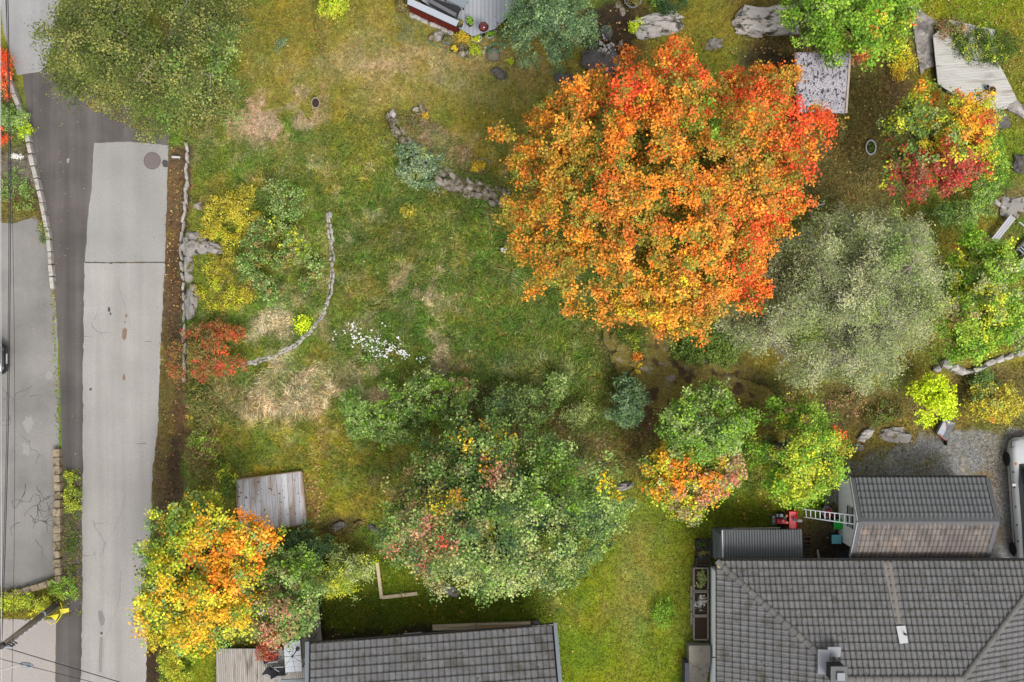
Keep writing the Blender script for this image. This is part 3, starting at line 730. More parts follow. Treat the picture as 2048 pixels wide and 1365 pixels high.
def plant(name, label, cat, u, v, ru, rv, h, pal, lobe=.75, dens=520, leaf=.17, seed=None, cz=.58, rzf=.45, group=None, parts=('trunk', 'crown'), pale=False, twigs=0, limbs=14, tr=None, base=None, **kw):
    """crown seen centred on pixel (u, v) with pixel radii ru, rv; h = total height in metres"""
    rng = np.random.default_rng(seed if seed is not None else int(u * 31 + v * 17))
    g = G(u, v) if base is None else base
    zc = g + h * cz
    c = P(u, v, zc)
    ax = (px2m(ru, zc), px2m(rv, zc), h * rzf)
    if kw.get('outline'): kw['outline'] = [(px2m(a - u, zc), px2m(v - b, zc)) for a, b in kw['outline']]
    g2 = base if base is not None else G(*uv_of((c.x, c.y, g)))
    root = thing(name, label, cat, (c.x, c.y, g2), group)
    me, ctr, sub = crown_mesh(parts[1], rng, c, ax, min(lobe, .6 * min(ax[0], ax[1])), dens, leaf, pal, **kw)
    # crown coordinates relative to root
    me.transform(Matrix.Translation((-c.x, -c.y, -g2)))
    link(parts[1], me, root)
    mb = MB()
    r0 = tr if tr else max(.015, .028 * h * (1 if h > 3 else .5))
    top = Vector((c.x, c.y, zc + ax[2] * .5))
    base_p = Vector((c.x, c.y, g2 - .05))
    bend = Vector((rng.normal(0, .04 * h), rng.normal(0, .04 * h), 0))
    fork = base_p.lerp(top, .35) + bend
    mb.tube([base_p, base_p.lerp(fork, .5), fork, fork.lerp(top, .6), top], [r0 * 1.25, r0, r0 * .85, r0 * .5, r0 * .15], 7)
    pick = rng.permutation(len(ctr))[:limbs]
    for i in pick:
        e = Vector(ctr[i]); s0 = fork.lerp(top, float(rng.uniform(0, .6)))
        midp = s0.lerp(e, .5) + Vector((rng.normal(0, .1), rng.normal(0, .1), .06 * h * .5))
        mb.tube([s0, midp, e], [r0 * .42, r0 * .28, r0 * .1], 5)
    if twigs:
        for i in rng.permutation(len(sub))[:twigs]:
            e = Vector(sub[i]); cp = ctr[pick]; q = cp[np.argmin(((cp - sub[i]) ** 2).sum(1))]
            o = Vector(rng.normal(0, .35, 3)); o.z = abs(o.z) * .7
            e = Vector(q).lerp(e, min(1, 1.2 / max(.01, (Vector(q) - e).length))); mb.tube([Vector(q), e, e + o * .8 + Vector((0, 0, .15))], [.035, .024, .01], 4)
    mb.build(parts[0], M_BARK_PALE if pale else M_BARK, root)
    return root
SHRUB = dict(parts=('stem', 'foliage'), cz=.45, rzf=.55, limbs=8)
# ------------------------------------------------------------------ buildings
M_TILE = mat('roof_tile', C(130, 129, 129), .85, .2, 5, .1, .2, rand=.13, col2=C(82, 78, 62), thr=.70, s2=2.4, soft=.08, col3=C(66, 64, 56), thr3=.66, s3=9)
M_TILE_B = mat('roof_tile_clean', C(130, 129, 130), .85, .18, 5, .1, .2, rand=.12, col2=C(104, 100, 92), thr=.60, s2=1.2, col3=C(74, 70, 60), thr3=.69, s3=6)
M_TILE_G = mat('roof_tile_grey', C(122, 125, 127), .7, .1, 5, 0, .3, rand=.06)
M_TILE_BR = mat('roof_tile_brown', C(126, 116, 110), .6, .2, 1.2, 0, .4, rand=.24, col2=C(88, 78, 62), thr=.62, s2=1.6, stretch=(1.0, .5, 1), col3=C(158, 138, 120), thr3=.62, s3=1.4)
M_RIDGE = mat('ridge_tile', C(126, 123, 119), .85, .15, 5, .1, .2, rand=.1)
M_RIDGE_D = mat('ridge_dark', C(104, 104, 106), .6, .08, 5)
M_JOINT = mat('tile_edge_dark', C(92, 87, 76), .95, .2, 8)  # darker strip along each tile's lower edge and its front lip
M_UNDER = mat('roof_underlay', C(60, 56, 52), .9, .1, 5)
M_WHITE = mat('white_paint', C(226, 229, 232), .6, .04, 4)
M_WALLW = mat('white_boards', C(242, 245, 248, .92), .7, .05, 6)
M_GUTTER = mat('dark_gutter', C(62, 60, 58), .6, .1, 6)
M_FLASH = mat('grey_flashing', C(150, 154, 160), .5, .08, 5)
M_GREYBLUE = mat('grey_blue_metal', C(150, 160, 168), .55, .06, 5)
M_CONC = mat('concrete', C(176, 168, 154), .9, .12, 8, .15, col2=C(130, 122, 108), thr=.62, s2=3)
M_LICHEN = mat('lichen', C(196, 178, 128), .9, .25, 20)

def tile_mesh(name, w, l, m, roll=.055, thick=.05, tilt=.035):
    prof = [(0, 0), (.30, 0), (.42, .35), (.56, .85), (.70, 1), (.84, .85), (1.0, .25)]
    vs = []
    for y, dz in ((-.5 * l, tilt + .012), (-.5 * l + .034, tilt + .010), (.62 * l, .0)):
        for x, z in prof: vs.append(((x - .5) * w * .95, y, z * roll + dz + .012))
    n = len(prof)
    for x, z in prof: vs.append(((x - .5) * w * .95, -.5 * l, z * roll + tilt + .012 - thick))
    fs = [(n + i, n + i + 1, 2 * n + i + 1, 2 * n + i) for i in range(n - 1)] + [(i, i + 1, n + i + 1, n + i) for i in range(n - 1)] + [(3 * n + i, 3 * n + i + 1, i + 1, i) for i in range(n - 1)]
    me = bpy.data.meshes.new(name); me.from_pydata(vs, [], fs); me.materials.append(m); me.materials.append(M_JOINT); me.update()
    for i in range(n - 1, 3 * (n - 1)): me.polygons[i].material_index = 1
    return me

def tile_slope(parent, name, o, xd, yd, W, Lr, tw, tl, m, planes, limit, seed=0, view=True, names=('roof_tile', 'far_roof_tiles')):
    """tiles over a slope: o eave corner, xd along the eave, yd up the slope (unit vectors)"""
    r = random.Random(seed)
    xd = xd.normalized(); yd = yd.normalized(); nd = xd.cross(yd).normalized()
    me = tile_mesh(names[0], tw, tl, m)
    R3 = Matrix((xd, yd, nd)).transposed()
    base = wl(parent)
    whole, rest = [], []
    for j in range(int(Lr / tl) + 1):
        for i in range(int(W / tw) + 1):
            c = o + xd * ((i + .5) * tw) + yd * ((j + .5) * tl) + nd * .01
            rad = math.hypot(tw * .55, tl * .65); keep = True; cut = []
            for p, n in planes:
                d = (c - p).dot(n)
                if d < -rad: keep = False; break
                if d < rad: cut.append((p, n))
            if not keep: continue
            M = Matrix.Translation(c + nd * r.uniform(0, .006)) @ (R3 @ Matrix.Rotation(r.uniform(-.012, .012), 3, 'Z')).to_4x4()
            u, v = uv_of(c)
            (rest if cut or not (-10 < u < 2058 and -10 < v < 1372) else whole).append((M, cut, c))
    whole.sort(key=lambda t: abs(uv_of(t[2])[0] - 1500) * .2 + uv_of(t[2])[1])
    for M, _, c in whole[:limit]:
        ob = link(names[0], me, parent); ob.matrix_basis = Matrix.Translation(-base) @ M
    rest += whole[limit:]
    if rest:
        bm = bmesh.new()
        for M, cut, c in rest:
            b2 = bmesh.new(); b2.from_mesh(me); b2.transform(M)
            for p, n in cut:
                bmesh.ops.bisect_plane(b2, geom=b2.verts[:] + b2.edges[:] + b2.faces[:], plane_co=p, plane_no=n, clear_inner=True)
            tmp = bpy.data.meshes.new('t'); b2.to_mesh(tmp); b2.free()
            bm.from_mesh(tmp); bpy.data.meshes.remove(tmp)
        bm.transform(Matrix.Translation(-base))
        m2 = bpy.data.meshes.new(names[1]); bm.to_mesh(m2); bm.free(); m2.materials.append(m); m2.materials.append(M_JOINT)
        tag(link(names[1], m2, parent), kind='stuff')
    return len(whole)

def caps(parent, p0, p1, m, r=.13, L=.38, name='ridge_cap'):
    """half-round caps laid along a ridge or hip, each its own piece"""
    d = p1 - p0; n = max(2, int(d.length / L)); dn = d.normalized()
    side = dn.cross(Vector((0, 0, 1))).normalized(); up = side.cross(dn)
    step = d.length / n
    vs = []; k = 7
    for y, rr, dz in ((-.5 * step, r * 1.12, .02), (.56 * step, r * .95, .0)):
        for q in range(k):
            t = math.pi * (q / (k - 1)); vs.append((math.cos(t) * rr, y, math.sin(t) * rr * .75 + dz))
    fs = [(i, i + 1, k + i + 1, k + i) for i in range(k - 1)] + [tuple(range(k - 1, -1, -1))]
    me = bpy.data.meshes.new(name); me.from_pydata(vs, [], fs); me.materials.append(m)
    M3 = Matrix((side, dn, up)).transposed().to_4x4(); base = wl(parent)
    for i in range(n):
        o = link(name, me, parent)
        o.matrix_basis = Matrix.Translation(p0 + dn * step * (i + .5) - base) @ M3

# ---- main house, hipped roof, lower right
def main_house():
    ze, zr = 3.2, 5.4
    x0, y1 = 9.58, -10.29
    xr0, yr, xr1 = 14.9, -15.05, 20.1
    x1 = 25.2; y0 = yr - (y1 - yr)
    root = thing('house', 'large house with hipped grey tile roof at the lower right', 'house', ((x0 + x1) / 2, (y0 + y1) / 2, 0))
    w = MB(); ov = .45
    w.prism([(x0 + .32, y0 + ov), (x1 - ov, y0 + ov), (x1 - ov, y1 - .95), (x0 + .32, y1 - .95)], -.05, ze - .1)
    w.build('wall', M_WALLW, root)
    R = MB()
    A, B, Cc, D = Vector((x0, y1, ze)), Vector((x1, y1, ze)), Vector((x1, y0, ze)), Vector((x0, y0, ze))
    r0, r1 = Vector((xr0, yr, zr)), Vector((xr1, yr, zr))
    dz = Vector((0, 0, .12))
    R.add([A, B, Cc, D, r0, r1, A - dz, B - dz, Cc - dz, D - dz], [(0, 4, 5, 1), (1, 5, 2), (2, 5, 4, 3), (3, 4, 0), (6, 7, 8, 9), (0, 1, 7, 6), (1, 2, 8, 7), (2, 3, 9, 8), (3, 0, 6, 9)])
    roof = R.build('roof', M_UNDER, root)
    def hipn(p, q, inside):
        d = (q - p).normalized(); n = d.cross(Vector((0, 0, 1))).normalized()
        return (p, n if (inside - p).dot(n) > 0 else -n)
    nN = (A + B + r0 + r1) / 4
    yd = (r0 - Vector((xr0, y1, ze)))
    # north slope: looking down, x runs east->west so that x cross y points up
    tile_slope(roof, 'n', B, Vector((-1, 0, 0)), yd, (x1 - x0), yd.length, .25, .37, M_TILE, [hipn(A, r0, nN), hipn(B, r1, nN), (Vector((0, yr, 0)), Vector((0, 1, 0)))], 260, 1)
    cW = (A + D + r0) / 3; ydw = r0 - Vector((x0, yr, ze))
    tile_slope(roof, 'w', A, Vector((0, -1, 0)), ydw, (y1 - y0), ydw.length, .25, .37, M_TILE_B, [hipn(A, r0, cW), hipn(D, r0, cW)], 40, 2)
    cE = (B + Cc + r1) / 3; yde = r1 - Vector((x1, yr, ze))
    tile_slope(roof, 'e', Cc, Vector((0, 1, 0)), yde, (y1 - y0), yde.length, .25, .37, M_TILE_B, [hipn(B, r1, cE), hipn(Cc, r1, cE)], 0, 3)
    cS = (Cc + D + r0 + r1) / 4; yds = r0 - Vector((xr0, y0, ze))
    tile_slope(roof, 's', D, Vector((1, 0, 0)), yds, (x1 - x0), yds.length, .25, .37, M_TILE_B, [hipn(D, r0, cS), hipn(Cc, r1, cS), (Vector((0, yr, 0)), Vector((0, -1, 0)))], 0, 4)
    up = Vector((0, 0, .05))
    caps(roof, A + up, r0 + up, M_RIDGE); caps(roof, B + up, r1 + up, M_RIDGE); caps(roof, r0 + up, r1 + up, M_RIDGE)
    MB().lathe(A + Vector((.16, -.16, .06)), [(.20, 0), (.17, .07), (.08, .12), (.01, .13)], 9).build('lichen_patch', M_LICHEN, roof)
    g = MB(); g.tube([A + Vector((0, .06, -.06)), B + Vector((0, .06, -.06))], .07, 8); g.build('gutter', M_GUTTER, root)
    g = MB(); g.tube([A + Vector((.0, .0, -.05)), D + Vector((.0, 0, -.05))], .045, 8); g.build('gutter', M_GUTTER, root)
    # roof vent: white flashing with a stub pipe
    def on_north(u, v):
        k = (zr - ze) / (y1 - yr)
        z = 4.0
        for _ in range(12):
            p = P(u, v, z); z = ze + (y1 - p.y) * k
        return P(u, v, z)
    def patch(name, pts, m, parent, lift=.075):
        mb = MB(); q = [p + Vector((0, 0, lift)) for p in pts]; lo = [p + Vector((0, 0, lift - .05)) for p in pts]; n = len(q)
        mb.add(q + lo, [tuple(range(n)), tuple(range(2 * n - 1, n - 1, -1))] + [(i, n + i, n + (i + 1) % n, (i + 1) % n) for i in range(n)])
        return mb.build(name, m, parent)
    vent = patch('roof_vent', [on_north(*q) for q in ((1790, 1251), (1808, 1250), (1814, 1284), (1797, 1286))], mat('vent_white', C(236, 238, 240), .5, .03), roof, .16)
    p = on_north(1806, 1267); MB().tube([p + Vector((0, 0, .05)), p + Vector((0.02, 0.03, .32))], .05, 10).build('vent_pipe', M_GUTTER, vent)
    strip = patch('tile_strip', [on_north(*q) for q in ((1763, 1124), (1782, 1124), (1806, 1248), (1790, 1248))], mat('pale_tile_strip', C(156, 148, 140), .85, .12, 6), roof, .10)
    # chimney
    c = Vector((xr0 + .05, yr + .12, 0))
    c = P(1676, 1348, 5.9); c.z = 0
    ch = MB(); ch.box((c.x, c.y, 5.35), (.62, .62, 1.3)); ch = ch.build('chimney', mat('chimney_dark', C(64, 62, 62), .7, .12, 8), roof)
    MB().box((c.x, c.y, 6.03), (.74, .74, .08)).build('chimney_cap', M_RIDGE_D, ch)
    MB().box((c.x + .05, c.y - .05, 6.12), (.34, .34, .12)).build('flue', M_FLASH, ch)
    f = MB(); f.box((c.x - .42, c.y + .3, 5.2), (.5, 1.1, .04), m=Matrix.Rotation(-.2, 4, 'Y')); f.build('flashing', M_FLASH, ch)
    f = MB(); f.box((c.x + .05, c.y + .75, 5.2), (.6, .5, .04), m=Matrix.Rotation(.25, 4, 'X')); f.build('flashing', M_FLASH, ch)
    # downpipe stub on west wall
    MB().tube([(x0 + .4, -15.1, 2.2), (x0 - .05, -15.1, 2.3)], .025, 6).build('pipe_stub', M_GUTTER, root)
main_house()

# ---- garage with white gable
def garage():
    ze, zr = 2.6, 3.6
    xw, xe = 16.12, 22.5; yn, yr, ys = -6.48, -8.36, -10.24
    root = thing('garage', 'garage with white west gable and two coloured tile roof', 'garage', ((xw + xe) / 2, yr, 0))
    w = MB(); x0, x1, ya, yb = xw + .22, xe - .22, ys + .3, yn - .45
    pent = [(yb, -.05), (ya, -.05), (ya, ze + (ya - ys) * (zr - ze) / (yr - ys) - .12), (yr, zr - .12), (yb, ze + (yn - yb) * (zr - ze) / (yn - yr) - .12)]
    n = 5
    w.add([(x0, y, z) for y, z in pent] + [(x1, y, z) for y, z in pent], [tuple(range(n)), tuple(range(2 * n - 1, n - 1, -1))] + [(i, n + i, n + (i + 1) % n, (i + 1) % n) for i in range(n)])
    wall = w.build('wall', M_WALLW, root)
    k = 0; y = ya + .06
    while y < yb - .04:            # vertical cladding boards on the gable
        zt = (ze + (y - ys) * (zr - ze) / (yr - ys) if y < yr else ze + (yn - y) * (zr - ze) / (yn - yr)) - .16
        MB().box((x0 - .008, y, zt / 2), (.016, .112, zt)).build('cladding_board', M_WALLW, wall); y += .12
    win = MB(); win.box((x0 - .03, -8.48, 1.85), (.06, 1.02, .84)); win = win.build('window', M_WHITE, root)
    MB().box((x0 - .064, -8.48, 1.85), (.008, .88, .30)).build('pane', mat('pane_white', C(200, 206, 210), .2, .05, spec=.5), win)
    for z in (1.5, 2.2): MB().box((x0 - .07, -8.48, z), (.03, 1.0, .10)).build('shutter_bar', M_GUTTER, win)
    for s_, (yy, m, lim, ttl) in enumerate(((yn, M_TILE_G, 170, 'n'), (ys, M_TILE_BR, 130, 's'))):
        a, b = Vector((xw, yy, ze)), Vector((xe, yy, ze)); ra, rb = Vector((xw, yr, zr)), Vector((xe, yr, zr))
        rm = MB(); dz = Vector((0, 0, .1))
        rm.add([a, b, rb, ra, a - dz, b - dz, rb - dz, ra - dz], [(0, 1, 2, 3), (7, 6, 5, 4), (0, 4, 5, 1), (1, 5, 6, 2), (2, 6, 7, 3), (3, 7, 4, 0)])
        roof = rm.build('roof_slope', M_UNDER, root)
        yd = ra - a
        if s_ == 0: tile_slope(roof, ttl, b - Vector((.12, 0, 0)), Vector((-1, 0, 0)), yd, xe - xw - .25, yd.length - .12, .215, .345, m, [(Vector((xw + .12, 0, 0)), Vector((1, 0, 0)))], lim, 11)
        else: tile_slope(roof, ttl, a + Vector((.12, 0, 0)), Vector((1, 0, 0)), yd, xe - xw - .25, yd.length - .12, .215, .345, m, [(Vector((xe - .12, 0, 0)), Vector((-1, 0, 0)))], lim, 12)
        for x in (xw, xe):
            v = MB(); v.beam(Vector((x, yy, ze + .06)), Vector((x, yr, zr + .06)), .2, .06); v.build('verge_trim', M_RIDGE_D, roof)
        f = MB(); f.beam(Vector((xw - .11, yy, ze - .02)), Vector((xw - .11, yr, zr - .02)), .025, .2); f.build('bargeboard', M_WHITE, root)
    r = MB(); r.add([(xw - .06, yr - .22, zr - .03), (xw - .06, yr, zr + .1), (xw - .06, yr + .22, zr - .03), (xe + .06, yr - .22, zr - .03), (xe + .06, yr, zr + .1), (xe + .06, yr + .22, zr - .03)], [(0, 1, 4, 3), (1, 2, 5, 4), (0, 2, 1), (3, 4, 5), (0, 3, 5, 2)])
    r.build('ridge_cap', M_RIDGE_D, root)
    MB().tube([(xw, yn + .05, ze - .05), (xe, yn + .05, ze - .05)], .06, 8).build('gutter', M_GUTTER, root)
garage()

# ---- lean-to with corrugated roof
def lean_to():
    x0, x1, yn, ys = 9.98, 13.95, -9.32, -10.7
    root = thing('lean_to', 'lean-to shed with grey corrugated roof against the large house', 'shed', ((x0 + x1) / 2, -10, 0))
    w = MB(); w.prism([(x0, ys), (x1 - .25, ys), (x1 - .25, yn), (x0, yn)], -.05, 2.05); w.build('wall', mat('grey_wall', C(146, 154, 158), .7, .1, 3, col2=C(120, 126, 130), thr=.55, s2=1.2), root)
    n = 150; xa, xb = 10.08, 13.87; rows = [(-9.02, 2.18), (-10.72, 2.42)]
    vs = []
    for y, z in rows:
        for i in range(n + 1):
            t = i / n; x = xa + (xb - xa) * t
            vs.append((x + (0.0), y, z + .04 * math.sin(t * 2 * math.pi * 30)))
    fs = [(i + n + 1, i + n + 2, i + 1, i) for i in range(n)]
    me = bpy.data.meshes.new('corrugated_roof'); me.from_pydata([(x - root.location.x, y - root.location.y, z) for x, y, z in vs], [], fs)
    me.materials.append(mat('corrugated', C(122, 126, 128), .5, .1, 3, 0, .4, col3=C(50, 52, 50), thr3=.76, s3=7)); link('corrugated_roof', me, root)
    MB().beam((xa - .03, -9.05, 2.14), (xa - .03, -10.7, 2.38), .05, .16).build('bargeboard', M_WHITE, root)
    MB().beam((10.6, -9.02, 1.9), (12.9, -8.98, 1.9), .06, .04).build('rail', M_CONC, root)
    MB().beam((12.0, -9.06, 1.94), (13.9, -9.04, 1.94), .05, .04).build('rail', M_GUTTER, root)
lean_to()

# ---- lower centre house, rotated a few degrees
def lower_house():
    ze = 3.0
    TL, TR = P(618, 1289, ze), P(1108, 1251, ze)
    xd = (TR - TL).normalized(); W = (TR - TL).length
    hd = Vector((xd.y, -xd.x, 0)); pitch = math.radians(24)
    run = 4.2
    yd = hd * math.cos(pitch) + Vector((0, 0, math.sin(pitch)))
    Lr = run / math.cos(pitch)
    root = thing('house', 'tiled house cut off by the bottom edge of the picture', 'house', ((TL + TR) / 2 + hd * run) * 1.0)
    root.location.z = 0
    i0 = TL + xd * .35 + hd * 1.0; i1 = TR - xd * .35 + hd * 1.0
    w = MB(); w.prism([tuple(i0.xy), tuple(i1.xy), tuple((i1 + hd * (2 * run - 1.5)).xy), tuple((i0 + hd * (2 * run - 1.5)).xy)], -.05, ze - .1); w.build('wall', M_WHITE, root)
    rz = Vector((0, 0, run * math.tan(pitch)))
    a, b = TL, TR; ra, rb = a + hd * run + rz, b + hd * run + rz; c, d = b + hd * 2 * run, a + hd * 2 * run; dz = Vector((0, 0, .1))
    R = MB(); R.add([a, b, rb, ra, c, d, a - dz, b - dz, c - dz, d - dz], [(0, 3, 2, 1), (3, 5, 4, 2), (0, 1, 7, 6), (4, 5, 9, 8), (6, 7, 8, 9), (0, 6, 9, 5, 3), (1, 2, 4, 8, 7)])
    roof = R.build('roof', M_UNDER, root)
    tile_slope(roof, 'n', TR - xd * .1, -xd, yd, W - .2, Lr, .285, .385, M_TILE_B, [(TL + xd * .1, xd), (ra, -hd)], 300, 21)
    yd2 = -hd * math.cos(pitch) + Vector((0, 0, math.sin(pitch)))
    tile_slope(roof, 's', d + xd * .1, xd, yd2, W - .2, Lr, .285, .385, M_TILE_B, [(TR - xd * .1, -xd), (ra, hd)], 0, 22)
    caps(roof, ra + Vector((0, 0, .05)), rb + Vector((0, 0, .05)), M_RIDGE)
    for p, nm in ((TL - xd * .06, 0), (TR + xd * .06, 1)):
        MB().beam(p + Vector((0, 0, .04)) - hd * .12, p + hd * run + rz + Vector((0, 0, .04)), .17, .16).build('verge_trim', M_GREYBLUE, root)
    MB().tube([TL - hd * .05 - dz * .5, TR - hd * .05 - dz * .5], .06, 8).build('gutter', M_GUTTER, root)
    f = MB(); f.beam(TL + xd * .15 - hd * .02 + Vector((0, 0, .03)), TL + xd * 2.2 - hd * .02 + Vector((0, 0, .03)), .05, .03); f.build('eave_strip', M_CONC, root)
    f = MB(); f.beam(TR - xd * 1.0 - hd * .03 + Vector((0, 0, .03)), TR - xd * .05 - hd * .03 + Vector((0, 0, .03)), .07, .03); f.build('eave_strip', M_CONC, root)
    return TL, TR, xd, hd
LH = lower_house()

# ---- red shed under the maple
def red_shed():
    z = 4.0; g = G(1640, 170)
    q = [P(1592, 106, z + .5), P(1697, 108, z + .5), P(1689, 227, z - .25), P(1597, 224, z - .25)]
    M_RED = mat('red_paint', C(134, 50, 38), .8, .14, 6)
    root = thing('shed', 'red shed with weathered white painted roof under the orange maple', 'shed', ((q[0] + q[2]) / 2))
    root.location.z = g
    ctr = sum((Vector((p.x, p.y, 0)) for p in q), Vector()) / 4
    ins = [Vector((p.x, p.y, 0)) * .0 + (Vector((p.x, p.y, 0)) - ctr) * .93 + ctr for p in q]
    w = MB(); n = 4
    w.add([(p.x, p.y, g - .1) for p in ins] + [(p.x, p.y, q[i].z - .1) for i, p in enumerate(ins)], [(3, 2, 1, 0), (4, 5, 6, 7)] + [(i, (i + 1) % 4, 4 + (i + 1) % 4, 4 + i) for i in range(4)])
    w.build('wall', M_RED, root)
    wn_ = MB(); a, b = ins[0].lerp(ins[3], .15), ins[0].lerp(ins[3], .45); o = (b - a).normalized().cross(Vector((0, 0, 1))); o = -o if o.dot(ctr - a) > 0 else o
    wn_.beam(a + o * .03 + Vector((0, 0, g + 1.6)), b + o * .03 + Vector((0, 0, g + 1.6)), .06, .8); wn_.build('window', M_CONC, root)
    # roof of felt sheets, each a piece; flaking white paint over black felt
    mt = mat('flaking_roof', C(205, 200, 208), .85, .1, 8, .2, .2, rand=.06, col2=C(58, 54, 60), thr=.57, s2=8, soft=.05, stretch=(1.1, .7, 1), col3=C(80, 74, 76), thr3=.60, s3=16)
    rb = MB(); dn = Vector((0, 0, -.1)); rb.add(q + [p + dn for p in q], [(3, 2, 1, 0), (4, 5, 6, 7)] + [(i, 4 + i, 4 + (i + 1) % 4, (i + 1) % 4) for i in range(4)])
    roof = rb.build('roof', mt, root)
    ts = [0, .2, .42, .63, .8, 1]
    for k in range(5):
        l0, l1 = q[0].lerp(q[3], ts[k]), q[0].lerp(q[3], ts[k + 1] + (.015 if k < 4 else 0)); r0, r1 = q[1].lerp(q[2], ts[k]), q[1].lerp(q[2], ts[k + 1] + (.015 if k < 4 else 0))
        zz = [Vector((0, 0, .02 + .012 * (4 - k))), Vector((0, 0, .045 + .012 * (4 - k)))]
        m = MB(); m.add([l0 + zz[0], r0 + zz[0], r1 + zz[1], l1 + zz[1], l0, r0, r1, l1], [(3, 2, 1, 0), (4, 5, 6, 7), (0, 1, 5, 4), (1, 2, 6, 5), (2, 3, 7, 6), (3, 0, 4, 7)]); m.build('roof_sheet', mt, roof)
    MB().beam(q[0] + Vector((-.06, 0, .05)), q[3] + Vector((-.06, 0, .05)), .09, .16).build('bargeboard', mat('red_trim', C(150, 110, 100), .8, .15, 8), root)
    MB().beam(q[1] + Vector((.05, 0, .05)), q[2] + Vector((.05, 0, .05)), .09, .12).build('bargeboard', mat('pale_trim', C(205, 188, 174), .8, .12, 8), root)
red_shed()

# ------------------------------------------------------------------ timber decks, planks as pieces
def clip_half(poly, p, n):
    out = []
    for i in range(len(poly)):
        a, b = poly[i], poly[(i + 1) % len(poly)]
        da = (a[0] - p[0]) * n[0] + (a[1] - p[1]) * n[1]; db = (b[0] - p[0]) * n[0] + (b[1] - p[1]) * n[1]
        if da >= 0: out.append(a)
        if (da >= 0) != (db >= 0):
            t = da / (da - db); out.append((a[0] + (b[0] - a[0]) * t, a[1] + (b[1] - a[1]) * t))
    return out
def deck(name, label, poly, z, ang, pw, m, cat='deck', gap=.012, g=None, thick=.05, frame=None):
    pts = [tuple(P(u, v, z).xy) for u, v in poly]
    cx, cy = sum(p[0] for p in pts) / len(pts), sum(p[1] for p in pts) / len(pts)
    gz = g if g is not None else min(z - .15, G(*poly[0]))
    root = thing(name, label, cat, (cx, cy, gz))
    d = (math.cos(ang), math.sin(ang)); n = (-d[1], d[0])
    s = [(p[0] - cx) * n[0] + (p[1] - cy) * n[1] for p in pts]
    t = min(s); k = 0; r = random.Random(int(abs(cx * 100)))
    while t < max(s) - .02:
        a = (cx + n[0] * t, cy + n[1] * t); b = (cx + n[0] * (t + pw - gap), cy + n[1] * (t + pw - gap))
        q = clip_half(clip_half(pts, a, n), b, (-n[0], -n[1]))
        if len(q) >= 3:
            MB().prism(q, z - thick + r.uniform(-.004, .004), z + r.uniform(-.004, .004)).build('plank', m, root)
        t += pw
    c = sum((Vector((*p, 0)) for p in pts), Vector()) / len(pts)
    MB().prism([tuple(((Vector((*p, 0)) - c) * .97 + c).xy) for p in pts], gz - .1, z - thick - .01).build('joist_base', M_UNDER, root)
    if frame is not None:
        for i in range(len(pts)):
            p, q = pts[i], pts[(i + 1) % len(pts)]
            dv = (Vector((*q, 0)) - Vector((*p, 0))).normalized(); o = Vector((dv.y, -dv.x, 0)); o = -o if (c - Vector((*p, 0))).dot(o) > 0 else o
            MB().beam(Vector((*p, z - .02)) + o * .03, Vector((*q, z - .02)) + o * .03, .045, .2).build('edge_board', frame, root)
    return root
M_DECKG = mat('grey_deck', C(190, 194, 200), .8, .06, 6, 0, .2, rand=.05, stretch=(1, .1, 1))
M_DECKW = mat('weathered_deck', C(196, 188, 178), .85, .18, 9, .1, .15, rand=.12, stretch=(4, .3, 1), col2=C(128, 116, 102), thr=.62, s2=2.0)
M_WALK = mat('walkway_boards', C(158, 148, 134), .85, .16, 9, .1, .15, rand=.1, stretch=(4, .3, 1))
M_PLAT = mat('worn_platform', C(186, 168, 152), .85, .2, 8, .2, .15, rand=.16, stretch=(3, .35, 1), col2=C(218, 218, 222), thr=.47, s2=1.5, soft=.1, col3=C(80, 66, 56), thr3=.66, s3=5)
M_DECKP = mat('pale_deck', C(218, 215, 208), .85, .1, 6, 0, .2, rand=.05, stretch=(.3, 2, 1), col2=C(168, 160, 148), thr=.60, s2=2.0)
M_FRAME = mat('frame_board', C(168, 146, 124), .8, .15, 8)
deck('timber_deck', 'grey board deck of the house at the top', [(836, -130), (836, -4), (917, 56), (945, 73), (990, 58), (1043, 8), (1120, -130)], 2.05, math.pi / 2, .19, M_DECKG, g=1.2)
deck('timber_deck', 'weathered pale deck below the yellow maple', [(432, 1298), (560, 1298), (640, 1330), (640, 1440), (434, 1440)], .62, math.pi / 2 + .04, .10, M_DECKW, g=.1)
deck('walkway', 'narrow weathered board walkway leading to the pale deck', [(606, 1205), (637, 1203), (645, 1290), (650, 1330), (600, 1330)], .60, math.pi / 2 + .06, .10, M_WALK, g=.1)
deck('wooden_platform', 'square worn plank platform in the grass', [(472, 961), (603, 944), (613, 1047), (482, 1066)], .82, math.pi / 2 + .07, .27, M_PLAT, g=.1, frame=M_FRAME, cat='platform')
deck('timber_deck', 'pale board deck at the upper right under the olive hedge', [(1866, 72), (1876, 168), (1925, 200), (1992, 220), (2026, 205), (2034, 199), (2010, 150), (1992, 118), (1990, 60), (1900, 40)], 1.75, .09, .13, M_DECKP, g=1.1, gap=.006)
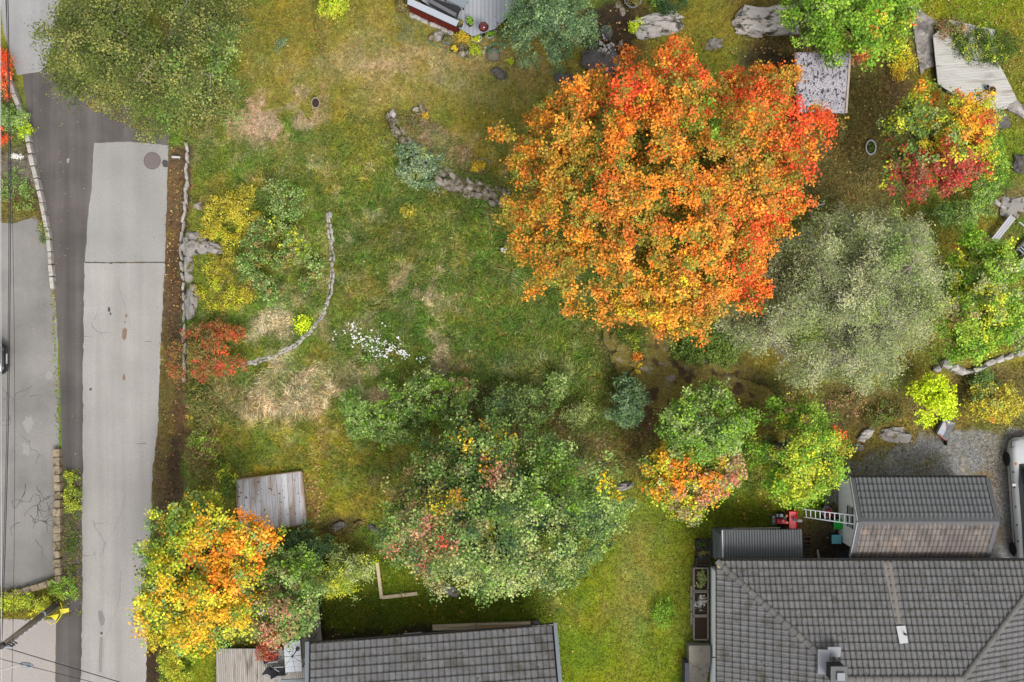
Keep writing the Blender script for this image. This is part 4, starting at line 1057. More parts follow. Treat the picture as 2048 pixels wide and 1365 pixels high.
# ------------------------------------------------------------------ stones, walls, rocks
M_STONE = mat('stone', C(176, 166, 152), .9, .25, 7, .3, .15, rand=.2, col2=C(110, 98, 66), thr=.52, s2=4)
M_STONE_W = mat('pale_stone', C(206, 200, 192), .9, .12, 7, .2, .15, rand=.1, col2=C(140, 130, 112), thr=.64, s2=4)
M_BLOCK = mat('yellowish_block', C(172, 156, 130), .9, .16, 7, .2, .15, rand=.16, col2=C(110, 96, 74), thr=.58, s2=4)
M_KERBW = mat('white_kerb', C(208, 202, 194), .9, .14, 6, .2, .15, rand=.08, col2=C(138, 124, 104), thr=.60, s2=3)
M_ROCK = mat('bedrock', C(172, 166, 160), .95, .22, 3.5, .6, .1, col2=C(120, 112, 62), thr=.60, s2=2.2, soft=.05, col3=C(84, 78, 70), thr3=.62, s3=3.2)
M_ROCKM = mat('mossy_rock', C(146, 132, 70), .95, .42, 9, 1.0, .1, col2=C(168, 160, 150), thr=.62, s2=1.8, soft=.04, col3=C(96, 78, 56), thr3=.58, s3=1.4)
M_ROCKD = mat('dark_rock', C(118, 114, 112), .95, .2, 5, .5, .1, col2=C(84, 76, 60), thr=.58, s2=3)
M_BOULD = mat('bleached_rock', C(222, 214, 206), .95, .15, 4, .6, .1, col2=C(92, 88, 72), thr=.57, s2=2.6, soft=.05, stretch=(.6, 1.6, 1), col3=C(112, 104, 92), thr3=.64, s3=6)
def rock_mesh(name, m, seed, sub=1, rough=.22, boxy=.35):
    bm = bmesh.new(); bmesh.ops.create_icosphere(bm, subdivisions=sub, radius=1)
    r = random.Random(seed); k = [Vector((r.gauss(0, 1.4), r.gauss(0, 1.4), r.gauss(0, 1.4))) for _ in range(5)]; k += [q * 2.7 for q in k]; ph = [r.uniform(0, 6.28) for _ in k]
    for v in bm.verts:
        n = v.co.normalized(); mx = max(abs(n.x), abs(n.y), abs(n.z))
        s = 1 + rough * sum(math.sin(q.dot(n) + p) * (.3 if i < 5 else .16) for i, (q, p) in enumerate(zip(k, ph)))
        s += rough * .5 * (abs(math.sin(3.1 * n.x + 5 * n.y + ph[0])) - .5) + (r.uniform(-1, 1) * rough * .12 if sub > 1 else 0)
        v.co = n * s * (1 - boxy + boxy / mx)
    me = bpy.data.meshes.new(name); bm.to_mesh(me); bm.free(); me.materials.append(m)
    return me
_stones = {}
def stones(m):
    if m.name not in _stones: _stones[m.name] = [rock_mesh('stone', m, 100 + i, 1, .35, .55) for i in range(6)]
    return _stones[m.name]
def along(path, step):
    out = []; acc = 0.0
    for (a, b) in zip(path[:-1], path[1:]):
        d = b - a; L = d.length
        while acc < L:
            out.append((a + d * (acc / L), d.normalized())); acc += step
        acc -= L
    return out
def stone_wall(name, label, path, m, L=.42, w=.22, h=.28, rows=1, seed=3, cat='wall', piece='stone', jitter=.2, dz=0.0, box=False):
    r = random.Random(seed)
    pts = [PG(u, v) for u, v in path]
    root = thing(name, label, cat, pts[0])
    base = wl(root)
    me_box = None
    if box:
        q = MB(); q.box((0, 0, 0), (1.94, 1.94, 1.94)); bm = bmesh.new(); me_box = bpy.data.meshes.new(piece); me_box.from_pydata(q.v, [], q.f); bm.from_mesh(me_box)
        bmesh.ops.bevel(bm, geom=list(bm.edges), offset=.12, segments=1, affect='EDGES'); bm.to_mesh(me_box); bm.free(); me_box.materials.append(m)
    for k in range(rows):
        for p, d in along(pts, L):
            n = Vector((-d.y, d.x, 0)); off = (k - (rows - 1) / 2) * w * 1.7 + r.uniform(-1, 1) * w * jitter
            c = p + n * off + d * r.uniform(-.1, .1) * L * (0 if box else 1) + Vector((0, 0, h * .45 + dz + r.uniform(-.03, .03)))
            me = me_box if box else r.choice(stones(m))
            o = link(piece, me, root)
            sc = Matrix.Diagonal((L * .5 * r.uniform(.88, 1.02) if box else L * .56 * r.uniform(.75, 1.15), w * r.uniform(.85, 1.1), h * .55 * r.uniform(.8, 1.15), 1))
            o.matrix_basis = Matrix.Translation(c - base) @ Matrix.Rotation(math.atan2(d.y, d.x) + r.uniform(-1, 1) * (.05 if box else .25), 4, 'Z') @ sc
    return root
def rock(label, u, v, ru, rv, h, m, rot=0, seed=None, rough=.45, sub=3, sink=.45, name='rock'):
    g = G(u, v); c = P(u, v, g)
    me = rock_mesh('rock', m, seed or int(u + v * 3), sub, rough, .25)
    o = link(name, me, None, (c.x, c.y, g + h * (.5 - sink)))
    me.transform(Matrix.Rotation(rot, 4, 'Z') @ Matrix.Diagonal((px2m(ru, g), px2m(rv, g), h * .75, 1)))
    return tag(o, label, 'rock')

stone_wall('kerb_wall', 'white weathered kerb wall between the flower bed and dark asphalt', [(-40, 20), (-6, 88), (12, 135), (40, 210), (58, 270), (66, 310), (80, 370), (92, 425), (100, 470), (106, 530), (109, 572)], M_KERBW, L=.62, w=.11, h=.34, piece='kerb_stone', box=True, jitter=.05)
stone_wall('block_wall', 'low yellowish block wall around the driveway corner', [(118, 905), (121, 960), (119, 1040), (119, 1100), (123, 1158), (100, 1166), (60, 1178), (0, 1198), (-80, 1226)], M_BLOCK, L=.42, w=.17, h=.4, piece='block', box=True, jitter=.08)
stone_wall('edging', 'thin stone edging between the road verge and the garden ledge', [(377, 296), (376, 340), (374, 400), (370, 440), (366, 500), (369, 560), (371, 640), (371, 760)], M_STONE_W, L=.5, w=.08, h=.3, piece='edging_stone', jitter=.3, dz=.1)
stone_wall('curved_edging', 'curved low stone edging through the middle of the garden', [(657, 432), (661, 470), (664, 510), (664, 545), (659, 590), (645, 630), (621, 664), (585, 694), (540, 715), (486, 730)], M_STONE_W, L=.27, w=.075, h=.19, rows=2, seed=5, jitter=.6, dz=-.01)
stone_wall('dry_stone_wall', 'dry stone wall below the upper lawn', [(784, 232), (797, 256), (820, 288), (850, 322), (876, 350), (900, 368), (930, 380), (962, 390), (1000, 400), (1024, 410)], M_STONE, L=.46, w=.17, h=.34, rows=2, seed=8, jitter=.7)
stone_wall('stone_terrace', 'thick pale slab stones at the lower end of the terrace wall', [(888, 352), (905, 364), (930, 374), (962, 384), (990, 394), (1016, 404)], M_STONE, L=.46, w=.17, h=.36, rows=3, seed=18, jitter=.7, dz=.02)
stone_wall('stone_wall', 'whitish stone wall with flat cap stones at the right edge', [(1872, 738), (1886, 728), (1902, 734), (1920, 744), (1940, 742), (1975, 727), (2005, 717), (2035, 708), (2080, 698)], M_STONE_W, L=.52, w=.17, h=.45, seed=9, piece='cap_stone', jitter=.15, dz=.05)

rock('pale flat rock behind the small yellow shrub at the top', 1318, 48, 50, 24, .5, M_BOULD, .25, 1, rough=.35)
rock('small pale rock at the foot of the pale flat rock', 1284, 68, 12, 11, .3, M_BOULD, .3, 5)
rock('large bleached rock left of the bright green maple', 1535, 45, 48, 26, .7, M_BOULD, .1, 2, rough=.5)
rock('layered rock ledge at the left end of the bleached rock', 1492, 40, 34, 12, .45, M_BOULD, .45, 3, rough=.5)
rock('low bleached rock below the layered ledge', 1500, 62, 30, 12, .35, M_BOULD, -.2, 14, rough=.4)
rock('small rough rock in the lawn right of the pale flat rock', 1430, 86, 14, 12, .3, M_ROCK, 0, 6, rough=.5)
rock('dark flat rock in the lawn below the coiled hose', 998, 148, 17, 9, .25, M_ROCKD, -.5, 4)
rock('dark grey rock at the lower side of the blue green tree', 1133, 156, 20, 9, .4, M_ROCKD, -.1, 7)
rock('dark broad rock under the white pebbles', 1205, 118, 32, 26, .35, M_ROCKD, .4, 8)
rock('dark slab above the white pebble heap', 1213, 72, 10, 14, .3, M_ROCKD, .2, 9)
rock('round grey stone beside the pebble heap', 1240, 90, 6, 7, .25, M_STONE, 0, 10, sub=2)
rock('round stone at the edge of the planting bed near the tub', 1237, 10, 6, 7, .25, M_STONE, 0, 11, sub=2)
rock('oval stone between the tub and the dark soil', 1246, 24, 6, 8, .25, M_STONE, .3, 12, sub=2)
rock('grey bedrock ledge beside the road verge', 392, 486, 28, 26, .45, M_ROCK, .2, 21, rough=.5)
rock('grey bedrock tongue right of the ledge', 425, 494, 22, 10, .35, M_ROCK, -.2, 22, rough=.5)
rock('narrow grey bedrock strip along the verge', 378, 540, 10, 28, .35, M_ROCK, 0, 23, rough=.4)
rock('pale bedrock block above the reddish shrub', 385, 606, 14, 30, .5, M_ROCK, 0, 24, rough=.3)
rock('flat grey stone near the mustard yellow shrub', 400, 412, 9, 8, .3, M_STONE, 0, 25, sub=2)
rock('broad mossy rock outcrop below the orange maple', 1345, 738, 92, 44, .34, M_ROCKM, -.1, 31, rough=.8, sub=4, sink=.45)
rock('steep mossy rock face left of the outcrop', 1268, 730, 30, 56, .42, M_ROCKM, .45, 32, rough=.9)
rock('mossy rock shoulder below the pine', 1450, 762, 70, 26, .3, M_ROCKM, -.15, 33, rough=.8, sink=.45)
rock('jagged grey rock beside the yellow green tree', 1722, 872, 16, 10, .3, M_BOULD, .3, 41, rough=1.1)
rock('grey rock below the jagged one', 1712, 895, 11, 7, .2, M_ROCK, .2, 42, rough=1.1)
rock('mossy grey rock left of the wheelbarrow', 1770, 868, 22, 9, .2, M_ROCK, 0, 43, rough=1.2)
rock('dark stone pile stone below the wooden platform', 682, 1052, 16, 8, .25, M_ROCKD, .3, 44, rough=.5)
rock('moss topped stone right of the dark stone pile stone', 724, 1046, 14, 7, .25, M_ROCKM, .2, 45, rough=.5)
rock('dark flat stone at the edge of the pinkish tipped maple', 750, 1056, 12, 6, .2, M_ROCKD, -.2, 46, rough=.5)
rock('grey rock half hidden under the green maple', 905, 1182, 14, 9, .3, M_ROCK, -.5, 47, rough=.5)
rock('grey stone at the right tip of the green maple', 1250, 972, 12, 6, .25, M_ROCK, .4, 48, rough=.5)
rock('pale long stone at the upper end of the dry stone wall', 786, 232, 7, 10, .4, M_STONE_W, .6, 51, sub=2)
rock('small white stone above the yellow cushion plant', 832, 220, 6, 4, .2, M_STONE_W, .2, 52, sub=2)
rock('grey wedge stone beside the yellow cushion plant', 845, 217, 10, 6, .25, M_STONE, -.9, 53, sub=2)
rock('grey rock slab behind the crimson maple', 1985, 240, 22, 26, .4, M_ROCKD, .5, 54)
rock('pale gravelly rock at the right edge below the lawn', 2030, 410, 26, 18, .14, M_ROCK, 0, 55)
rock('dark rock at the right edge above the bushes', 2042, 330, 14, 16, .4, M_ROCKD, 0, 56)
rock('rounded brown stone at the foot of the red wall', 864, 75, 12, 9, .35, M_BLOCK, .9, 57, sub=2)
rock('pinkish stone right of the rounded brown stone', 876, 70, 9, 9, .35, M_STONE_W, 0, 58, sub=2)
for i, (a, b, c) in enumerate(((924, 97, 6), (919, 107, 6), (925, 110, 6), (933, 109, 7), (934, 98, 5), (966, 104, 5), (970, 96, 4))):
    rock(('cream', 'tan', 'buff', 'grey', 'ash', 'white', 'small white')[i] + ' round stone ' + ('above the stone trio', 'leftmost in the stone trio', 'in the middle of the stone trio', 'rightmost beside the stone trio', 'beside the lime cushion plant', 'right of the lime cushion plant', 'near the oval planter')[i], a, b, c, c, .22, (M_BLOCK, M_BLOCK, M_STONE_W, M_STONE, M_STONE, M_STONE_W, M_STONE_W)[i], 0, 60 + i, sub=2)
stone_wall('wall_footing', 'row of pale footing stones under the red boarded wall', [(826, 32), (850, 42), (880, 56), (912, 71)], M_STONE_W, L=.34, w=.12, h=.2, jitter=.5, seed=13)

def pebbles():
    mb = MB(); r = random.Random(4)
    for _ in range(110):
        a = r.gauss(1207, 9); b = r.gauss(110, 15)
        p = PG(a, b, .24 + r.uniform(-.03, .05)); s = r.uniform(.035, .085)
        mb.lathe(p, [(s * .6, -s * .5), (s, 0), (s * .7, s * .5), (s * .2, s * .65)], 6, 1, r.uniform(.7, 1), r.uniform(0, 3))
    mb.build('white_pebbles', mat('pebble', C(216, 210, 204), .8, .12, 12), None, kind='stuff')
pebbles()

# ------------------------------------------------------------------ red boarded deck wall and things on the deck
M_REDB = mat('red_boards', C(132, 40, 24), .75, .1, 8, 0, .2, rand=.1)
M_CAPG = mat('wall_cap', C(198, 204, 214), .6, .05, 6)
M_BLACK = mat('black_fabric', C(58, 58, 62), .9, .1, 20)
M_BLACKP = mat('black_plastic', C(38, 38, 40), .5, .1, 10, spec=.4)
M_SOIL = mat('potting_soil', C(72, 56, 44), .95, .3, 18, .5)
M_POTW = mat('white_pot', C(214, 210, 200), .7, .06, 8)
M_POTG = mat('grey_pot', C(150, 158, 166), .6, .06, 8)
M_GALV = mat('galvanised', C(176, 180, 184), .45, .08, 10, spec=.4)
def deck_wall():
    b0, b1 = PG(822, 27), PG(917, 70); zt = 2.72
    root = thing('deck_wall', 'dark red boarded wall with pale cap beside the grey deck', 'wall', b0)
    d = (b1 - b0).normalized(); L = (b1 - b0).length; n = int(L / .2); o = Vector((d.y, -d.x, 0))
    for i in range(n):
        a = b0 + d * (L * i / n); b = b0 + d * (L * (i + .93) / n)
        MB().beam(Vector((a.x, a.y, (1.15 + zt) / 2 + .05)), Vector((b.x, b.y, (1.15 + zt) / 2 + .05)), .035, zt - 1.2).build('board', M_REDB, root)
    back = -o if o.dot(Vector((0, -1, 0))) > 0 else o
    MB().beam(Vector((b0.x, b0.y, 1.93)) + back * .09, Vector((b1.x, b1.y, 1.93)) + back * .09, .12, zt - 1.15).build('wall_core', M_UNDER, root)
    MB().beam(Vector((b0.x, b0.y, zt + .06)) + back * .08, Vector((b1.x, b1.y, zt + .06)) + back * .08, .3, .05).build('cap', M_CAPG, root)
    MB().beam(Vector((b0.x, b0.y, zt + .03)) - back * .06, Vector((b1.x, b1.y, zt + .03)) - back * .06, .04, .07).build('cap_edge', M_GUTTER, root)
    c0 = b0 + Vector((0.05, 5, 0))
    for i in range(20):
        y = b0.y + .12 + .2 * i
        MB().box((b0.x + .02, y, 1.96), (.035, .185, zt - 1.2)).build('board', M_REDB, root)
    MB().box((b0.x + .14, b0.y + 2.1, zt + .058), (.3, 4.2, .05)).build('cap', M_CAPG, root)
deck_wall()
def sofa():
    z = 2.06; q = [P(u, v, z) for u, v in ((868, 2), (921, 20), (913, 40), (862, 12))]
    root = thing('outdoor_sofa', 'black cushioned outdoor sofa on the grey deck behind the wall', 'sofa', sum((p for p in q), Vector()) / 4)
    root.location.z = z
    MB().prism([tuple(p.xy) for p in q], z, z + .38).build('seat', M_BLACK, root)
    MB().beam(q[3] + Vector((0, 0, .5)), q[2] + Vector((0, 0, .5)), .16, .5).build('backrest', mat('sofa_back', C(120, 120, 122), .9, .1, 12), root)
    for p in q: MB().box((p.x * .995, p.y, z + .03), (.06, .06, .06)).build('leg', M_BLACKP, root)
sofa()
def side_table():
    z = 2.06; c = P(912, -2, z + .4)
    root = thing('side_table', 'pale blue grey table at the top edge of the grey deck', 'table', (c.x, c.y, z))
    m = Matrix.Rotation(-.45, 4, 'Z')
    MB().box((c.x, c.y, z + .42), (1.1, .5, .05), m=m).build('table_top', M_GREYBLUE, root)
    for sx in (-1, 1):
        for sy in (-1, 1):
            o = m @ Vector((sx * .48, sy * .2, 0)); MB().box((c.x + o.x, c.y + o.y, z + .2), (.05, .05, .4)).build('leg', M_BLACKP, root)
side_table()
def grill():
    z = 2.06; c = P(967, 54, z + .8)
    root = thing('kettle_grill', 'round dark red kettle grill on the grey deck', 'grill', (c.x, c.y, z))
    MB().lathe((c.x, c.y, z + .8), [(.235, 0), (.225, .06), (.17, .14), (.08, .19), (.01, .2)], 24).build('lid', mat('red_enamel', C(112, 26, 28), .25, .05, 5, spec=.6), root, smooth=True)
    MB().lathe((c.x, c.y, z + .8), [(.05, -.22), (.16, -.17), (.22, -.08), (.24, -.005)], 24).build('bowl', M_BLACKP, root, smooth=True)
    for k in range(3):
        a = k * 2.09; MB().tube([(c.x + math.cos(a) * .12, c.y + math.sin(a) * .12, z + .66), (c.x + math.cos(a) * .26, c.y + math.sin(a) * .26, z)], .014, 6).build('leg', M_GALV, root)
    MB().box((c.x, c.y, z + 1.02), (.1, .03, .04)).build('handle', M_BLACKP, root)
grill()
def pot(name, label, u, v, z, r, h, m, sx=1, sy=1, rz=0, pal=None, n=240, cat='planter', leaf=.06, wall=.03, sq=False, ph=.22):
    c = P(u, v, z + h)
    root = thing(name, label, cat, (c.x, c.y, z))
    seg = 4 if sq else 22; k = 1.414 if sq else 1; rr = rz + (math.pi / 4 if sq else 0)
    M2 = Matrix.Rotation(rz, 3, 'Z') @ Matrix.Diagonal((sx, sy, 1)) @ (Matrix.Rotation(math.pi / 4, 3, 'Z') if sq else Matrix.Identity(3))
    MB().lathe((c.x, c.y, z), [(r * .72 * k, 0), (r * k, h), ((r - wall) * k, h), ((r - wall) * k, h - .06), (.01, h - .06)], seg, m=M2).build('pot', m, root, smooth=False)
    MB().lathe((c.x, c.y, z), [((r - wall) * k * .99, h - .055), (.01, h - .045)], seg, m=M2).build('soil', M_SOIL, root)
    if pal:
        me, _, _ = crown_mesh('foliage', np.random.default_rng(int(u)), (c.x, c.y, z + h), (r * sx * .95, r * sy * .95, ph), r * .35, n / (math.pi * r * r * sx * sy), leaf, pal)
        me.transform(Matrix.Translation((-c.x, -c.y, -z))); link('foliage', me, root)
    return root
GT = G(900, 90)
pot('planter', 'tall black pot with dead stems behind the golden shrub', 920, 46, 2.06, .15, .4, M_BLACKP, pal='brownish', n=60)
pot('planter', 'leafy green plant with white blooms in a pot on the deck', 940, 44, 2.06, .17, .3, M_BLACKP, pal='bright', n=260, sy=1.3)
pot('planter', 'white oval planter at the tip of the deck', 953, 77, GT, .24, .45, M_POTW, 1.15, .75, .0, 'yelgrn', 40, wall=.05)
pot('planter', 'white oval planter filled with green grass', 982, 68, GT, .26, .45, M_POTW, 1.2, .62, .45, 'bright', 420, wall=.05)
pot('planter', 'square grey planter left of the golden shrub', 894, 80, GT, .16, .5, M_POTG, 1, 1, -.25, 'brownish', 30, sq=True)
pot('planter', 'small black square pot with yellow sprig', 909, 97, GT, .16, .25, M_BLACKP, 1, 1, -.1, 'yellow', 60, sq=True)
pot('tub', 'round wooden tub left of the red boarded wall', 804, 10, GT, .26, .55, mat('wood_tub', C(150, 132, 116), .85, .15, 9), 1, 1.1, 0, 'brownish', 60)
pot('tub', 'grey metal tub of soil at the top edge of the planting bed', 1266, -2, GT, .42, .5, M_GALV, 1, 1, 0, 'brownish', 120)
pot('tub', 'old tub with pale rim standing alone in the lawn', 631, 206, G(631, 206), .25, .35, mat('tub_rim', C(184, 172, 152), .85, .12, 9), .85, 1.1, .1, None, wall=.04)
pot('planter', 'brown round jar on the pale deck', 1985, 180, 1.77, .18, .35, mat('terracotta', C(168, 128, 100), .8, .1, 8), pal=None)
pot('bucket', 'small blue grey bucket left of the brown jar', 1975, 173, 1.77, .09, .22, mat('bluegrey_plastic', C(104, 118, 130), .6, .06, 8), cat='bucket')
def lump():
    p = PG(987, 112); me = rock_mesh('covered_heap', mat('grey_net', C(150, 142, 122), .95, .2, 20, .4), 77, 3, .15, .2); me.transform(Matrix.Diagonal((.34, .32, .28, 1)))
    tag(link('covered_heap', me, None, (p.x, p.y, p.z + .1)), 'grey netted heap under the green hose coil', 'heap')
lump()
M_HOSE = mat('green_hose', C(92, 156, 112), .5, .08, 8, spec=.4)
MB().tube([PG(u, v, .05) for u, v in ((826, 28), (838, 52), (846, 70), (856, 84), (872, 92), (892, 99), (912, 108), (926, 116), (942, 118), (958, 112), (974, 104), (986, 101), (998, 103))], .016, 6).build('garden_hose', M_HOSE, None, label='green garden hose snaking around the deck wall planters', cat='hose')
MB().tube([PG(987 + 13 * math.cos(a) + a * .6, 101 + 8 * math.sin(a), .42 + .02 * math.sin(3 * a)) for a in np.linspace(0, 13, 40)], .014, 5).build('garden_hose', mat('teal_hose', C(70, 170, 130), .5, .08), None, label='teal hose coil lying on the grey netted heap', cat='hose')
MB().tube([PG(1012 + 12 * math.cos(a), 90 + 10 * math.sin(a), .5 + .03 * a) for a in np.linspace(0, 9, 30)], .011, 5).build('garden_hose', M_HOSE, None, label='loose loops of thin hose beside the blue green tree', cat='hose')

# ------------------------------------------------------------------ paths at the upper right
M_SLAB = mat('path_stone', C(176, 168, 160), .9, .3, 5, .4, .15, col2=C(118, 112, 108), thr=.54, s2=1.8, col3=C(208, 202, 196), thr3=.62, s3=3)
sheet('stone_path', [(1816, 8), (1830, 12), (1862, 36), (1896, 56), (1866, 50), (1868, 100), (1874, 132), (1852, 138), (1842, 150), (1836, 120), (1828, 60), (1820, 30)], G(1845, 80) + .12, M_SLAB, 1.0, 31, .25)
sheet('stone_path', [(2030, 195), (2040, 205), (2070, 240), (2070, 262), (2046, 236), (2020, 222), (2012, 214)], G(2040, 220) + .14, M_SLAB, .8, 32, .25)
rock('white capstone at the lower corner of the pale deck', 2008, 214, 12, 5, .3, M_STONE_W, .3, 71, sub=2)
# benches at the right edge
def bench(label, a, b, w, z, g, m):
    p0, p1 = P(*a, z), P(*b, z)
    root = thing('bench', label, 'bench', ((p0 + p1) / 2).xy.to_3d() + Vector((0, 0, g)))
    d = (p1 - p0).normalized(); n = Vector((-d.y, d.x, 0))
    for k in range(3):
        o = n * ((k - 1) * w / 3); MB().beam(p0 + o, p1 + o, w / 3 - .015, .04).build('plank', m, root)
    for t in (.15, .85):
        c = p0.lerp(p1, t); MB().box((c.x, c.y, (g + z - .03) / 2), (.1, w * .8, z - g), m=Matrix.Rotation(math.atan2(d.y, d.x), 4, 'Z')).build('leg', M_CONC, root)
M_BENCH = mat('bench_boards', C(206, 206, 208), .8, .1, 8, rand=.06, stretch=(1, 1, 1))
gB = G(2000, 460)
bench('pale weathered bench board above the green yellow tree', (1988, 482), (2026, 434), .34, gB + .45, gB, M_BENCH)
bench('pale bench at the right edge below the slatted crate', (2038, 540), (2072, 494), .36, gB + .45, gB, M_BENCH)
def crate():
    z = gB + .02; a, b = P(2030, 508, z), P(2058, 478, z); d = (b - a).normalized(); n = Vector((-d.y, d.x, 0))
    root = thing('slatted_crate', 'slatted blue grey crate between the two pale benches', 'crate', (a + b) / 2)
    for k in range(7):
        c = a + d * (.12 + .14 * k); MB().beam(c - n * .16 + Vector((0, 0, .42)), c + n * .16 + Vector((0, 0, .42)), .07, .025).build('slat', M_GREYBLUE, root)
    for s_ in (-1, 1): MB().beam(a + n * .18 * s_ + Vector((0, 0, .2)), b + n * .18 * s_ + Vector((0, 0, .2)), .03, .4).build('side_panel', M_CONC, root)
crate()
stone_wall('edging', 'broken pale edging boards beside the bench', [(1996, 408), (2006, 416), (2018, 422)], M_STONE_W, L=.4, w=.09, h=.15, seed=41, jitter=.2)
MB().beam(PG(2030, 446, .35), PG(2062, 470, .35), .05, .08).build('timber_rail', M_BENCH, None, label='thin pale rail joining the two benches', cat='rail')

# ------------------------------------------------------------------ small things on the lawn
def ring():
    c = PG(1740, 296, .12); mb = MB(); N = 28
    mb.tube([(c.x + .235 * math.cos(a), c.y + .34 * math.sin(a), c.z) for a in np.linspace(0, 2 * math.pi, N)], .035, 8)
    root = thing('planting_ring', 'white oval planting ring in the brown grass', 'planter', (c.x, c.y, c.z - .12))
    mb.build('rim', M_WHITE, root, smooth=True)
    MB().lathe((c.x, c.y, c.z - .1), [(.22, 0), (.2, .04), (.01, .05)], 20, 1, 1.45).build('soil', M_SOIL, root)
    me, _, _ = crown_mesh('foliage', np.random.default_rng(3), (c.x, c.y, c.z - .06), (.2, .28, .1), .1, 700, .07, 'ivy'); me.transform(Matrix.Translation(-root.location)); link('foliage', me, root)
ring()
def hoop(label, u, v, r):
    c = PG(u, v, .1); MB().tube([(c.x + r * math.cos(a), c.y + r * math.sin(a), c.z + .05 * math.sin(a)) for a in np.linspace(0, 6.2, 24)], .012, 5).build('wire_hoop', M_GALV, None, label=label, cat='hoop')
hoop('wire hoop in the bed at the upper end of the stone wall', 838, 240, .28); hoop('wire hoop around the yellow cushion plant near the maple', 966, 332, .33)
MB().box(PG(356, 317, .3), (.42, .1, .03), rz=-.06).build('sign_board', M_WHITE, None, label='small white board lying on the verge near the manhole', cat='board')
MB().beam(PG(1630, 414, .1), PG(1648, 408, .12), .06, .04).build('plank', M_DECKP, None, label='short pale plank in the grass above the pine', cat='plank')
MB().box(PG(1008, 500, .2), (.3, .2, .2), rz=.3).build('marker_box', M_WHITE, None, label='small white box at the left edge of the orange maple', cat='box', bevel=.02)
def manhole():
    c = P(304.5, 322, .013)
    root = thing('manhole_cover', 'round iron manhole cover in the light road lane', 'manhole', (c.x, c.y, 0))
    mi = mat('cast_iron', C(128, 116, 114), .7, .15, 20, .2)
    MB().lathe((c.x, c.y, .006), [(.43, 0), (.43, .016), (.385, .018), (.38, .008), (.01, .008)], 36).build('frame', mi, root)
    MB().lathe((c.x, c.y, .012), [(.372, 0), (.372, .009), (.01, .009)], 36).build('lid', mat('lid_iron', C(140, 128, 124), .7, .12, 30, .3), root)
    for k in range(1, 4): MB().lathe((c.x, c.y, .018), [(.09 * k + .02, 0), (.09 * k + .02, .008), (.09 * k - .005, .008), (.09 * k - .005, 0)], 30).build('lid_ring', mi, root)
manhole()
for i, (a, b, lab) in enumerate((((755, 1124), (764, 1196), 'new pale timber beam running down the lawn edge'), ((765, 1194), (835, 1186), 'new pale timber beam pointing towards the green maple'))):
    MB().beam(PG(*a, .1), PG(*b, .1), .16, .16).build('timber_beam', mat('new_timber', C(236, 214, 176), .75, .1, 9), None, label=lab, cat='beam')
MP = [mat('stacked_plank', C(196, 178, 152, .6), .8, .12, 9, stretch=(.3, 3, 1)), mat('stacked_plank_b', C(210, 192, 160, .6), .8, .1, 9, stretch=(.3, 3, 1)), mat('stacked_plank_c', C(196, 156, 104, .6), .8, .12, 9, stretch=(.3, 3, 1))]
for i, (a, b, w, z, k, lab) in enumerate((((865, 1252), (1062, 1245), .16, .1, 0, 'long grey plank at the bottom of the lumber pile'), ((866, 1257), (1040, 1252), .14, .12, 1, 'long yellowish plank on the house side of the lumber pile'), ((895, 1249), (950, 1247), .12, .26, 1, 'short board on the left end of the lumber pile'),
        ((960, 1253), (1042, 1249), .13, .28, 2, 'orange brown board on the lumber pile'), ((948, 1246), (1060, 1243), .1, .27, 0, 'narrow board along the lawn side of the lumber pile'))):
    MB().beam(PG(*a, z), PG(*b, z), w, .08).build('plank', MP[k], None, label=lab, cat='plank', group='lumber pile by the house')
MB().box(PG(953, 1251, .36), (.12, .34, .05), rz=.1).build('plank', MP[2], None, label='short cross piece over the lumber pile', cat='plank', group='lumber pile by the house')
MB().box(PG(826, 1266, .3), (.9, .16, .1), rz=.08).build('plank', M_WHITE, None, label='white painted plank lying at the house eave', cat='plank')
shr = rock('dark scrap heap at the right end of the lumber pile', 1075, 1246, 9, 6, .35, M_ROCKD, 0, 81, rough=.7, sub=2)

# ------------------------------------------------------------------ raised beds, steps
M_BEDF = mat('bed_frame', C(166, 156, 144), .8, .12, 9)
M_BEDB = mat('black_frame', C(62, 66, 62), .7, .15, 9)
def bed(label, u0, v0, u1, v1, h, m, pal=None, n=0, w=.06, leaf=.09):
    a, b = P(u0, v0, h), P(u1, v1, h)
    x0, x1, y1, y0 = a.x, b.x, a.y, b.y
    root = thing('raised_bed', label, 'planter', ((x0 + x1) / 2, (y0 + y1) / 2, 0), 'raised beds along the house wall')
    for q in (((x0, y0), (x1, y0)), ((x0, y1), (x1, y1)), ((x0, y0), (x0, y1)), ((x1, y0), (x1, y1))):
        MB().beam(Vector((*q[0], h / 2)), Vector((*q[1], h / 2)), w, h).build('frame_board', m, root)
    MB().prism([(x0 + w / 2, y0 + w / 2), (x1 - w / 2, y0 + w / 2), (x1 - w / 2, y1 - w / 2), (x0 + w / 2, y1 - w / 2)], -.05, h - .06).build('soil', M_SOIL, root)
    if pal:
        me, _, _ = crown_mesh('plant', np.random.default_rng(int(v0)), ((x0 + x1) / 2, (y0 + y1) / 2, h - .03), ((x1 - x0) * .4, (y1 - y0) * .4, .12), .14, n, leaf, pal, fill=.1); me.transform(Matrix.Translation(-root.location)); tag(link('plant', me, root), kind='stuff')
    return root
bed('small black raised bed with leafy greens beside the lean-to', 1394, 1082, 1420, 1097, .4, M_BEDB, 'ivy', 260)
bed('small black raised bed with sparse weeds, middle of three', 1395, 1100, 1420, 1114, .4, M_BEDB, 'brownish', 90)
bed('small black raised bed of bare soil nearest the house corner', 1393, 1117, 1420, 1131, .4, M_BEDB)
bed('grey framed bed with pale lettuce beside the house wall', 1388, 1137, 1416, 1182, .45, M_BEDF, 'pale', 60)
bed('grey framed bed with white flowers beside the house wall', 1388, 1185, 1416, 1231, .45, M_BEDF, 'white', 40, leaf=.04)
